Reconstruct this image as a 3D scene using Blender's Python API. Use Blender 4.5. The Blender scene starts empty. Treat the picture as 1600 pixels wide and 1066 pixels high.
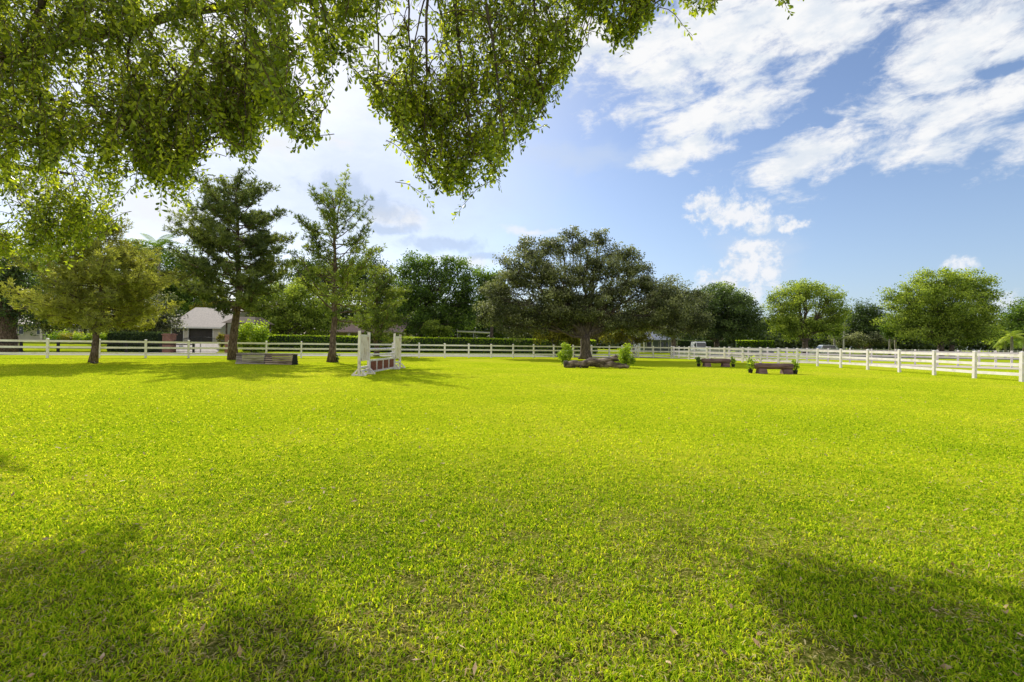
import bpy, math, random
import numpy as np
from mathutils import Vector, Matrix

rng = np.random.default_rng(11)
random.seed(5)
SC = bpy.context.scene
COL = SC.collection
PI = math.pi

# ------------------------------------------------------------------ camera frame
F = 720.0
CAMZ = 1.45
PITCH = 3.8 / F
ROLL = 0.0132
_f = np.array([0, math.cos(PITCH), math.sin(PITCH)])
_u = np.array([0, -math.sin(PITCH), math.cos(PITCH)])
_r = np.array([1.0, 0, 0])
RT = _r * math.cos(ROLL) + _u * math.sin(ROLL)
UP = _u * math.cos(ROLL) - _r * math.sin(ROLL)


def P(px, py, Y):
    """world point seen at photo pixel (px,py) at forward distance Y"""
    d = _f + (px - 800) / F * RT - (py - 533) / F * UP
    d = d * (Y / d[1])
    return np.array([d[0], d[1], d[2] + CAMZ])


def sm(t, a, b):
    t = np.clip((t - a) / (b - a), 0, 1)
    return t * t * (3 - 2 * t)


def zg(x, y):
    x = np.asarray(x, float); y = np.asarray(y, float)
    return 0.98 * sm(-x, 34, 39) * sm(y, 50, 61)


def G(px, Y):
    """ground point under pixel column px at distance Y"""
    x = P(px, 540, Y)[0]
    return np.array([x, Y, float(zg(x, Y))])


# ------------------------------------------------------------------ tagging
def tag(o, label=None, cat=None, group=None, kind=None):
    if label: o['label'] = label
    if cat: o['category'] = cat
    if group: o['group'] = group
    if kind: o['kind'] = kind
    return o


def empty(name, loc, label, cat, group=None, rz=0.0):
    o = bpy.data.objects.new(name, None)
    o.empty_display_size = 0.2
    COL.objects.link(o)
    o.location = [float(v) for v in loc]
    o.rotation_euler = (0, 0, rz)
    return tag(o, label, cat, group)


def link(name, me, mat, parent=None, loc=None):
    o = bpy.data.objects.new(name, me)
    COL.objects.link(o)
    if mat is not None and len(me.materials) == 0:
        me.materials.append(mat)
    if parent is not None: o.parent = parent
    if loc is not None: o.location = [float(v) for v in loc]
    return o


def np_mesh(name, V, faces_list, tint=None, smooth=False):
    """faces_list: list of int arrays (n,k)"""
    me = bpy.data.meshes.new(name)
    V = np.asarray(V, dtype=np.float32)
    me.vertices.add(len(V))
    me.vertices.foreach_set('co', V.ravel())
    loops = np.concatenate([f.ravel() for f in faces_list]).astype(np.int32)
    sizes = np.concatenate([np.full(len(f), f.shape[1], dtype=np.int32) for f in faces_list])
    starts = np.concatenate([[0], np.cumsum(sizes)[:-1]]).astype(np.int32)
    me.loops.add(len(loops))
    me.loops.foreach_set('vertex_index', loops)
    me.polygons.add(len(sizes))
    me.polygons.foreach_set('loop_start', starts)
    me.polygons.foreach_set('loop_total', sizes)
    if smooth:
        me.polygons.foreach_set('use_smooth', np.ones(len(sizes), dtype=bool))
    me.update(calc_edges=True)
    if tint is not None:
        a = me.attributes.new('tint', 'FLOAT', 'POINT')
        a.data.foreach_set('value', np.asarray(tint, dtype=np.float32))
    return me


# ------------------------------------------------------------------ materials
def new_mat(name):
    m = bpy.data.materials.new(name)
    m.use_nodes = True
    nt = m.node_tree
    nt.nodes.clear()
    out = nt.nodes.new('ShaderNodeOutputMaterial')
    return m, nt, out


def N(nt, typ, **kw):
    n = nt.nodes.new(typ)
    for k, v in kw.items(): setattr(n, k, v)
    return n


def ramp(nt, fac, stops):
    r = nt.nodes.new('ShaderNodeValToRGB')
    el = r.color_ramp.elements
    while len(el) > 1: el.remove(el[-1])
    el[0].position = stops[0][0]; el[0].color = (*stops[0][1], 1)
    for p, c in stops[1:]:
        e = el.new(p); e.color = (*c, 1)
    nt.links.new(fac, r.inputs[0])
    return r.outputs[0]


def noise(nt, vec, scale, detail=4, rough=0.55, dist=0.0):
    n = nt.nodes.new('ShaderNodeTexNoise')
    n.inputs['Scale'].default_value = scale
    n.inputs['Detail'].default_value = detail
    n.inputs['Roughness'].default_value = rough
    n.inputs['Distortion'].default_value = dist
    if vec is not None: nt.links.new(vec, n.inputs['Vector'])
    return n.outputs['Fac']


def mixc(nt, fac, a, b, mode='MIX'):
    m = nt.nodes.new('ShaderNodeMix'); m.data_type = 'RGBA'; m.blend_type = mode
    for i, v in ((0, fac), (6, a), (7, b)):
        if isinstance(v, (int, float)): m.inputs[i].default_value = v
        elif isinstance(v, tuple): m.inputs[i].default_value = (*v, 1)
        else: nt.links.new(v, m.inputs[i])
    return m.outputs[2]


def mth(nt, op, a, b=0.0, clamp=False):
    m = nt.nodes.new('ShaderNodeMath'); m.operation = op; m.use_clamp = clamp
    for i, v in ((0, a), (1, b)):
        if isinstance(v, (int, float)): m.inputs[i].default_value = v
        else: nt.links.new(v, m.inputs[i])
    return m.outputs[0]


def foliage(name, dark, mid, light, trans=0.4, tcol=None, rough=0.55, spec=0.3):
    m, nt, out = new_mat(name)
    at = N(nt, 'ShaderNodeAttribute', attribute_name='tint')
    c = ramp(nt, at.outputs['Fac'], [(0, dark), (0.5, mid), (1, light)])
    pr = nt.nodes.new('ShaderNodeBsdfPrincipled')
    pr.inputs['Roughness'].default_value = rough
    pr.inputs['Specular IOR Level'].default_value = spec
    nt.links.new(c, pr.inputs['Base Color'])
    tr = nt.nodes.new('ShaderNodeBsdfTranslucent')
    tc = mixc(nt, 1.0, c, tcol or (1.5, 1.6, 0.6), 'MULTIPLY')
    nt.links.new(tc, tr.inputs['Color'])
    mx = nt.nodes.new('ShaderNodeMixShader'); mx.inputs[0].default_value = trans
    nt.links.new(pr.outputs[0], mx.inputs[1]); nt.links.new(tr.outputs[0], mx.inputs[2])
    nt.links.new(mx.outputs[0], out.inputs[0])
    return m


def solid(name, stops, scale=3.0, rough=0.7, bump=0.0, bscale=None, stretch=(1, 1, 1), detail=5, spec=0.3, metal=0.0):
    """noise-ramped surface in object space"""
    m, nt, out = new_mat(name)
    tc = nt.nodes.new('ShaderNodeTexCoord')
    mp = nt.nodes.new('ShaderNodeMapping'); mp.inputs['Scale'].default_value = stretch
    nt.links.new(tc.outputs['Object'], mp.inputs[0])
    n1 = noise(nt, mp.outputs[0], scale, detail, 0.6)
    c = ramp(nt, n1, stops)
    pr = nt.nodes.new('ShaderNodeBsdfPrincipled')
    pr.inputs['Roughness'].default_value = rough
    pr.inputs['Specular IOR Level'].default_value = spec
    pr.inputs['Metallic'].default_value = metal
    nt.links.new(c, pr.inputs['Base Color'])
    if bump:
        n2 = noise(nt, mp.outputs[0], bscale or scale * 4, 5, 0.65)
        b = nt.nodes.new('ShaderNodeBump'); b.inputs['Strength'].default_value = bump
        b.inputs['Distance'].default_value = 0.03
        nt.links.new(n2, b.inputs['Height']); nt.links.new(b.outputs[0], pr.inputs['Normal'])
    nt.links.new(pr.outputs[0], out.inputs[0])
    return m


def g3(v, s=1.0): return (v * s, v, v * 0.93)


M = {}
M['white'] = solid('white_painted_rail', [(0.25, (0.50, 0.45, 0.41)), (0.42, (0.74, 0.68, 0.67)), (0.6, (0.82, 0.76, 0.77)), (0.75, (0.86, 0.81, 0.82))], 2.6, 0.5, 0.05, 30)
M['white_b'] = solid('lifted_white_rail', [(0.25, (0.70, 0.64, 0.62)), (0.5, (0.88, 0.82, 0.83)), (0.75, (0.93, 0.88, 0.89))], 2.2, 0.5, 0.05, 30)  # brighter copy of the white, colour lifts the shade-facing back fence
M['grey_white'] = solid('shaded_white_rail', [(0.25, (0.36, 0.36, 0.33)), (0.5, (0.5, 0.5, 0.47)), (0.75, (0.6, 0.59, 0.55))], 1.5, 0.6)  # greyed copy of the white, tree shade put into the far rails' colour
M['jump_white'] = solid('chipped_white_paint', [(0.3, (0.34, 0.28, 0.25)), (0.40, (0.72, 0.63, 0.61)), (0.6, (0.92, 0.84, 0.84))], 7, 0.6, 0.2, 25, (1, 1, 0.35))
M['jump_board'] = solid('peeling_cream_board', [(0.38, (0.42, 0.27, 0.20)), (0.46, (0.80, 0.68, 0.60)), (0.7, (0.95, 0.82, 0.80))], 9, 0.65, 0.3, 25, (1, 1, 0.25))
M['oldwood'] = solid('weathered_grey_wood', [(0.35, (0.10, 0.08, 0.07)), (0.5, (0.30, 0.25, 0.23)), (0.65, (0.50, 0.43, 0.39))], 3, 0.85, 0.6, 20, (0.4, 3, 3))
M['oldwood_b'] = solid('weathered_brown_wood', [(0.35, (0.10, 0.07, 0.05)), (0.5, (0.30, 0.22, 0.17)), (0.65, (0.48, 0.38, 0.30))], 3, 0.85, 0.6, 20, (0.4, 3, 3))
M['brownlog'] = solid('stained_brown_log', [(0.3, (0.075, 0.040, 0.040)), (0.5, (0.16, 0.09, 0.088)), (0.7, (0.29, 0.18, 0.165))], 4, 0.7, 0.5, 18, (0.5, 4, 4))
M['fallen'] = solid('fallen_log_bark', [(0.36, (0.03, 0.022, 0.017)), (0.5, (0.15, 0.11, 0.08)), (0.64, (0.38, 0.30, 0.23))], 2.6, 0.9, 1.0, 9, (0.8, 1.8, 1.8))
M['cut'] = solid('dark_cut_end', [(0.3, (0.03, 0.025, 0.02)), (0.7, (0.10, 0.08, 0.06))], 8, 0.9, 0.5, 20)
M['bark'] = solid('brown_bark', [(0.3, (0.03, 0.023, 0.018)), (0.5, (0.085, 0.065, 0.052)), (0.68, (0.20, 0.155, 0.13))], 5, 0.9, 1.0, 12, (2, 2, 0.45))
M['bark_pine'] = solid('reddish_pine_bark', [(0.3, (0.04, 0.026, 0.020)), (0.5, (0.12, 0.08, 0.06)), (0.68, (0.26, 0.19, 0.15))], 6, 0.9, 1.0, 12, (2, 2, 0.6))
M['bark_grey'] = solid('pale_grey_bark', [(0.3, (0.10, 0.09, 0.075)), (0.5, (0.24, 0.22, 0.19)), (0.72, (0.38, 0.35, 0.31))], 6, 0.9, 0.8, 12, (2, 2, 0.5))
M['black'] = solid('black_painted_metal', [(0.3, (0.012, 0.012, 0.013)), (0.7, (0.03, 0.03, 0.03))], 4, 0.45)
M['blackwood'] = solid('black_painted_wood', [(0.3, (0.01, 0.01, 0.01)), (0.7, (0.03, 0.028, 0.026))], 4, 0.7)
M['pot'] = solid('dark_plastic_pot', [(0.3, (0.012, 0.012, 0.012)), (0.7, (0.035, 0.03, 0.03))], 6, 0.5)
M['cream'] = solid('cream_stucco', [(0.3, (0.50, 0.46, 0.37)), (0.7, (0.62, 0.57, 0.47))], 1.3, 0.85, 0.2, 30)
M['trimw'] = solid('white_trim', [(0.3, (0.66, 0.65, 0.62)), (0.7, (0.78, 0.77, 0.74))], 2, 0.6)
M['garagedoor'] = solid('dark_brown_door', [(0.3, (0.035, 0.03, 0.03)), (0.7, (0.06, 0.05, 0.05))], 2, 0.5)
M['bluewall'] = solid('grey_blue_siding', [(0.3, (0.16, 0.19, 0.22)), (0.7, (0.24, 0.27, 0.30))], 2, 0.8)
M['pinkroof'] = solid('faded_pink_tile_roof', [(0.3, (0.34, 0.22, 0.19)), (0.7, (0.5, 0.36, 0.31))], 5, 0.85)
M['shedroof'] = solid('brown_thatch_roof', [(0.3, (0.05, 0.035, 0.022)), (0.7, (0.16, 0.12, 0.08))], 7, 0.9, 0.5, 20)
M['asphalt'] = None
M['carwhite'] = solid('white_car_paint', [(0.3, (0.74, 0.75, 0.78)), (0.7, (0.8, 0.81, 0.83))], 1, 0.25, spec=0.6)
M['carsilver'] = solid('silver_car_paint', [(0.3, (0.42, 0.44, 0.46)), (0.7, (0.5, 0.52, 0.54))], 1, 0.25, metal=0.5)
M['rubber'] = solid('black_rubber', [(0.3, (0.015, 0.015, 0.015)), (0.7, (0.03, 0.03, 0.03))], 4, 0.8)
M['steel'] = solid('grey_metal', [(0.3, (0.3, 0.3, 0.31)), (0.7, (0.4, 0.4, 0.41))], 4, 0.35, metal=0.8)
M['paleconcrete'] = solid('pale_concrete_pole', [(0.3, (0.30, 0.29, 0.27)), (0.7, (0.42, 0.40, 0.38))], 4, 0.9)


def glass_mat():
    m, nt, out = new_mat('dark_window_glass')
    pr = nt.nodes.new('ShaderNodeBsdfPrincipled')
    pr.inputs['Base Color'].default_value = (0.025, 0.03, 0.035, 1)
    pr.inputs['Roughness'].default_value = 0.06
    pr.inputs['Specular IOR Level'].default_value = 0.8
    nt.links.new(pr.outputs[0], out.inputs[0])
    return m


M['glass'] = glass_mat()


def brick_mat(name, c1, c2, mortar, scale, mapping='XZ', bw=0.5, rh=0.25, ms=0.02):
    m, nt, out = new_mat(name)
    tc = nt.nodes.new('ShaderNodeTexCoord')
    sp = nt.nodes.new('ShaderNodeSeparateXYZ'); nt.links.new(tc.outputs['Object'], sp.inputs[0])
    cb = nt.nodes.new('ShaderNodeCombineXYZ')
    a = {'XZ': (0, 2), 'YZ': (1, 2), 'XY': (0, 1)}[mapping]
    if mapping == 'XZ':
        s = mth(nt, 'ADD', sp.outputs[0], sp.outputs[1])
        nt.links.new(s, cb.inputs[0])
    else:
        nt.links.new(sp.outputs[a[0]], cb.inputs[0])
    nt.links.new(sp.outputs[a[1]], cb.inputs[1])
    b = nt.nodes.new('ShaderNodeTexBrick')
    b.inputs['Color1'].default_value = (*c1, 1); b.inputs['Color2'].default_value = (*c2, 1)
    b.inputs['Mortar'].default_value = (*mortar, 1)
    b.inputs['Scale'].default_value = scale
    b.inputs['Mortar Size'].default_value = ms
    b.inputs['Brick Width'].default_value = bw; b.inputs['Row Height'].default_value = rh
    nt.links.new(cb.outputs[0], b.inputs['Vector'])
    n = noise(nt, tc.outputs['Object'], 6, 4)
    c = mixc(nt, 0.5, b.outputs['Color'], ramp(nt, n, [(0.3, (0.6, 0.6, 0.6)), (0.7, (1.3, 1.3, 1.3))]), 'MULTIPLY')
    pr = nt.nodes.new('ShaderNodeBsdfPrincipled'); pr.inputs['Roughness'].default_value = 0.9
    nt.links.new(c, pr.inputs['Base Color']); nt.links.new(pr.outputs[0], out.inputs[0])
    return m


M['brick'] = brick_mat('red_brick', (0.30, 0.10, 0.06), (0.20, 0.075, 0.05), (0.35, 0.32, 0.28), 4)
M['panelbrick'] = brick_mat('red_brown_slats', (0.26, 0.085, 0.05), (0.17, 0.05, 0.035), (0.40, 0.26, 0.2), 3.2, 'YZ', 2.0, 0.32, 0.035)
M['shingle'] = brick_mat('grey_tan_shingles', (0.52, 0.46, 0.40), (0.45, 0.40, 0.35), (0.32, 0.28, 0.24), 3, 'XY', 0.6, 0.4, 0.02)

# foliage kinds (dark, mid, light)
FO = {
    'over': foliage('overhanging_oak_leaf', (0.024, 0.042, 0.010), (0.20, 0.26, 0.042), (0.66, 0.69, 0.11), 0.54, (1.6, 1.6, 0.42), 0.4, 0.4),
    'oak': foliage('grey_green_oak_leaf', (0.032, 0.040, 0.018), (0.135, 0.155, 0.070), (0.42, 0.43, 0.23), 0.3, (1.2, 1.25, 0.6), 0.5, 0.4),
    'dark': foliage('dark_green_leaf', (0.018, 0.036, 0.012), (0.065, 0.10, 0.030), (0.17, 0.23, 0.06), 0.3, (1.3, 1.5, 0.6), 0.5, 0.35),
    'midg': foliage('mid_green_leaf', (0.035, 0.065, 0.014), (0.11, 0.18, 0.035), (0.27, 0.37, 0.06), 0.4, (1.4, 1.5, 0.5)),
    'bright': foliage('bright_green_leaf', (0.08, 0.12, 0.020), (0.28, 0.36, 0.065), (0.56, 0.62, 0.13), 0.45, (1.4, 1.45, 0.45)),
    'yellow': foliage('yellow_olive_leaf', (0.09, 0.10, 0.014), (0.28, 0.28, 0.040), (0.5, 0.45, 0.08), 0.45, (1.4, 1.35, 0.5)),
    'cypress': foliage('bronze_needle', (0.10, 0.12, 0.030), (0.31, 0.33, 0.085), (0.56, 0.57, 0.16), 0.45, (1.35, 1.3, 0.5)),
    'pine': foliage('pine_needle', (0.045, 0.068, 0.028), (0.155, 0.20, 0.072), (0.40, 0.44, 0.16), 0.38, (1.35, 1.35, 0.5)),
    'pine_b': foliage('light_pine_needle', (0.05, 0.08, 0.020), (0.175, 0.235, 0.05), (0.42, 0.47, 0.10), 0.45, (1.35, 1.35, 0.5)),
    'hedge': foliage('clipped_hedge_leaf', (0.06, 0.12, 0.008), (0.22, 0.38, 0.02), (0.60, 0.72, 0.04), 0.4, (1.4, 1.4, 0.4)),
    'bushy': foliage('yellow_green_shrub_leaf', (0.08, 0.14, 0.012), (0.30, 0.42, 0.04), (0.58, 0.66, 0.09), 0.45, (1.4, 1.4, 0.45)),
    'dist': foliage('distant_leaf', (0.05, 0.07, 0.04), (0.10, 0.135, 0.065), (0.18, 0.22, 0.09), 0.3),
}


# ------------------------------------------------------------------ solid mesh builder
class MB:
    def __init__(s): s.v = []; s.f = []

    def _add(s, vs, fs):
        k = len(s.v); s.v += [tuple(map(float, v)) for v in vs]
        s.f += [tuple(i + k for i in f) for f in fs]

    def hexa(s, b, t):
        """b,t: 4 bottom and 4 top corner points, counter-clockwise seen from above"""
        s._add(list(b) + list(t), [(3, 2, 1, 0), (4, 5, 6, 7), (0, 1, 5, 4), (1, 2, 6, 5), (2, 3, 7, 6), (3, 0, 4, 7)])

    def box(s, x0, x1, y0, y1, z0, z1):
        s.hexa([(x0, y0, z0), (x1, y0, z0), (x1, y1, z0), (x0, y1, z0)], [(x0, y0, z1), (x1, y0, z1), (x1, y1, z1), (x0, y1, z1)])

    def bar(s, a, b, w, h, up=(0, 0, 1)):
        a = Vector(a); b = Vector(b); d = (b - a).normalized()
        up = Vector(up)
        if abs(d.dot(up)) > 0.95: up = Vector((0, 1, 0))
        sd = d.cross(up).normalized(); u2 = sd.cross(d).normalized()
        c = []
        for p in (a, b):
            for i, j in ((-1, -1), (1, -1), (1, 1), (-1, 1)):
                c.append(p + sd * i * w / 2 + u2 * j * h / 2)
        s._add(c, [(0, 1, 2, 3), (7, 6, 5, 4), (0, 4, 5, 1), (1, 5, 6, 2), (2, 6, 7, 3), (3, 7, 4, 0)])

    def tube(s, pts, rad, n=8, cap=True, jit=0.0):
        pts = [Vector(p) for p in pts]
        k = len(s.v); prev = None
        for i, p in enumerate(pts):
            d = (pts[min(i + 1, len(pts) - 1)] - pts[max(i - 1, 0)]).normalized()
            if prev is None:
                a = d.cross(Vector((0.13, 0.9, 0.31))).normalized()
            else:
                a = (prev - d * prev.dot(d)).normalized()
            prev = a; b = d.cross(a)
            for j in range(n):
                t = 2 * PI * j / n
                r = rad[i] * (1 + (random.uniform(-jit, jit) if jit else 0))
                s.v.append(tuple(p + (a * math.cos(t) + b * math.sin(t)) * r))
        for i in range(len(pts) - 1):
            for j in range(n):
                q = (j + 1) % n
                s.f.append((k + i * n + j, k + i * n + q, k + (i + 1) * n + q, k + (i + 1) * n + j))
        if cap:
            s.f.append(tuple(k + j for j in reversed(range(n))))
            e = k + (len(pts) - 1) * n
            s.f.append(tuple(e + j for j in range(n)))

    def lathe(s, c, prof, n=16):
        k = len(s.v)
        for r, z in prof:
            for j in range(n):
                t = 2 * PI * j / n
                s.v.append((c[0] + r * math.cos(t), c[1] + r * math.sin(t), c[2] + z))
        for i in range(len(prof) - 1):
            for j in range(n):
                q = (j + 1) % n
                s.f.append((k + i * n + j, k + i * n + q, k + (i + 1) * n + q, k + (i + 1) * n + j))
        s.f.append(tuple(k + j for j in reversed(range(n))))
        e = k + (len(prof) - 1) * n
        s.f.append(tuple(e + j for j in range(n)))

    def mesh(s, name, smooth=False):
        me = bpy.data.meshes.new(name)
        me.from_pydata(s.v, [], s.f)
        if smooth:
            for p in me.polygons: p.use_smooth = True
        me.update()
        return me

    def build(s, name, mat, parent=None, smooth=False, bevel=0.0, loc=None):
        o = link(name, s.mesh(name, smooth), mat, parent, loc)
        if bevel:
            b = o.modifiers.new('bevel', 'BEVEL'); b.width = bevel; b.segments = 2; b.limit_method = 'ANGLE'
        return o


# ------------------------------------------------------------------ value noise
def vnoise(x, y, seed=0):
    def h(ix, iy):
        n = (ix * 374761393 + iy * 668265263 + seed * 1442695041) & 0x7fffffff
        n = ((n ^ (n >> 13)) * 1274126177) & 0x7fffffff
        return ((n ^ (n >> 16)) & 0xffff) / 65535.0
    ix = np.floor(x).astype(np.int64); iy = np.floor(y).astype(np.int64)
    fx = x - ix; fy = y - iy
    fx = fx * fx * (3 - 2 * fx); fy = fy * fy * (3 - 2 * fy)
    return (h(ix, iy) * (1 - fx) + h(ix + 1, iy) * fx) * (1 - fy) + (h(ix, iy + 1) * (1 - fx) + h(ix + 1, iy + 1) * fx) * fy


def fbm(x, y, seed=0, o=4):
    s = 0; a = 0.5; t = 0
    for i in range(o):
        s = s + a * vnoise(x * 2 ** i, y * 2 ** i, seed + i * 7); t += a; a *= 0.55
    return s / t


# ------------------------------------------------------------------ leaves
def unit(v): return v / (np.linalg.norm(v, axis=1, keepdims=True) + 1e-9)


def leaf_quads(C, size, asp=0.55, upbias=0.4, size_var=0.35):
    """rhombus leaves at centres C"""
    n = len(C)
    nr = unit(rng.normal(size=(n, 3)) + np.array([0, 0, upbias]))
    t = unit(np.cross(nr, unit(rng.normal(size=(n, 3)))))
    b = np.cross(nr, t)
    L = (size * (1 + size_var * rng.uniform(-1, 1, n)))[:, None]
    W = L * asp
    V = np.stack([C - t * L / 2, C + b * W / 2 - t * L * 0.05, C + t * L / 2, C - b * W / 2 - t * L * 0.05], 1).reshape(-1, 3)
    Fc = np.arange(n * 4).reshape(n, 4)
    return V, Fc


def clump_leaves(centres, tints, rc, per, size, flat=0.75, asp=0.55, tvar=0.22):
    n = len(centres)
    rc = np.broadcast_to(rc, (n,))
    idx = np.repeat(np.arange(n), per)
    off = np.clip(rng.normal(size=(len(idx), 3)), -1.7, 1.7) * 0.5
    off *= rc[idx][:, None] * np.array([1, 1, flat])
    C = centres[idx] + off
    V, Fc = leaf_quads(C, size, asp)
    # outer/top leaves of a clump lighter
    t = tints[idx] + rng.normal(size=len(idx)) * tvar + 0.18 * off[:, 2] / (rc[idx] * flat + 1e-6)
    return V, Fc, np.repeat(np.clip(t, 0, 1), 4)


def lobe_points(lobes, n, shell=0.45):
    """lobes: list of (cx,cy,cz,rx,ry,rz)"""
    vol = np.array([l[3] * l[4] * l[5] for l in lobes]) ** 0.8
    pick = rng.choice(len(lobes), n, p=vol / vol.sum())
    L = np.array(lobes)[pick]
    d = unit(rng.normal(size=(n, 3)))
    r = rng.uniform(0, 1, n) ** shell
    wob = 1 + 0.13 * np.sin(d[:, 0] * 7 + pick) * np.cos(d[:, 2] * 6 + pick * 2)
    return L[:, :3] + d * (r * wob)[:, None] * L[:, 3:6], pick, r


def curve_pts(a, b, n=5, sag=0.0, jit=0.0):
    a = np.array(a, float); b = np.array(b, float)
    L = np.linalg.norm(b - a)
    out = []
    for i in range(n + 1):
        t = i / n
        p = a * (1 - t) + b * t
        p = p + np.array([0, 0, sag * L * 4 * t * (1 - t)])
        if 0 < i < n and jit: p = p + rng.normal(size=3) * jit * L
        out.append(p)
    return out


def tree(name, label, px, Y, lobes_px, mat, bark='bark', clumps=160, per=70, rc=0.9, leaf=0.2, trunk_w=10,
         fork=None, group=None, lean=0.0, shell=0.5, tb=0.45, tv=0.2, cat='tree', flat=0.7, limbs=1, trunks=None,
         depth=1.0, origin=None, asp=0.55):
    base = G(px, Y)
    root = empty(name, base, label, cat, group)
    s = Y / F
    if group: clumps = int(clumps * 1.35); leaf *= 1.15
    lobes = []
    for (lx, ly, rx, ry, *dy) in lobes_px:
        c = P(lx, ly, Y + (dy[0] if dy else 0))
        rxm, rzm = rx * s, ry * s
        lobes.append((*(c - base), rxm, depth * (0.5 * rxm + 0.5 * min(rxm, rzm * 1.3)), rzm))
    ctr, pick, r = lobe_points(lobes, clumps, shell)
    ctr[:, 2] = np.maximum(ctr[:, 2], 0.3)
    zmin, zmax = ctr[:, 2].min(), ctr[:, 2].max()
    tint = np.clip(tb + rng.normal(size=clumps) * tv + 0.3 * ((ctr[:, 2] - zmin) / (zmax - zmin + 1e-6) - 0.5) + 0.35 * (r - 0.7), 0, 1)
    rr = rc * rng.uniform(0.65, 1.3, clumps)
    V, Fc, T = clump_leaves(ctr, tint, rr, per, leaf, flat, asp)
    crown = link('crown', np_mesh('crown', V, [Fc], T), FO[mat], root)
    # trunk and limbs
    mb = MB()
    tr = trunk_w * s / 2
    lc = np.array([l[:3] for l in lobes])
    fz = fork if fork else max(1.2, zmin * 0.9)
    for (ox, tw) in (trunks or [(0, 1.0)]):
        b0 = np.array([ox * s, 0, -0.1]); r0 = tr * tw
        top = np.array([ox * s + lean, 0, fz])
        pts = curve_pts(b0, top, 5, 0, 0.012)
        rad = [r0 * 1.45, r0 * 1.05, r0 * 0.95, r0 * 0.9, r0 * 0.88, r0 * 0.85]
        mb.tube(pts, rad, 10, True, 0.06)
    order = sorted(range(len(lobes)), key=lambda i: -lobes[i][3])
    for i in order:
        a = np.array([lean, 0, fz - 0.15]); b = lc[i]
        pts = curve_pts(a, b, 6, 0.05, 0.035)
        rr0 = tr * 0.6 * (lobes[i][3] / lobes[order[0]][3]) ** 0.9
        mb.tube(pts, [rr0 * (1 - 0.75 * k / 6) + 0.01 for k in range(7)], 7, False, 0.05)
        mine = np.where(pick == i)[0]
        take = mine[: int(max(3, len(mine) * 0.45 * limbs))]
        for k in take:
            q = pts[random.choice((2, 3, 4, 5, 6))]
            pp = curve_pts(q, ctr[k], 4, 0.04, 0.05)
            r1 = max(0.012, rr0 * 0.28)
            mb.tube(pp, [r1 * (1 - 0.8 * j / 4) + 0.006 for j in range(5)], 5, False)
    mb.build('trunk', M[bark], root, smooth=True)
    return root


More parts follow.
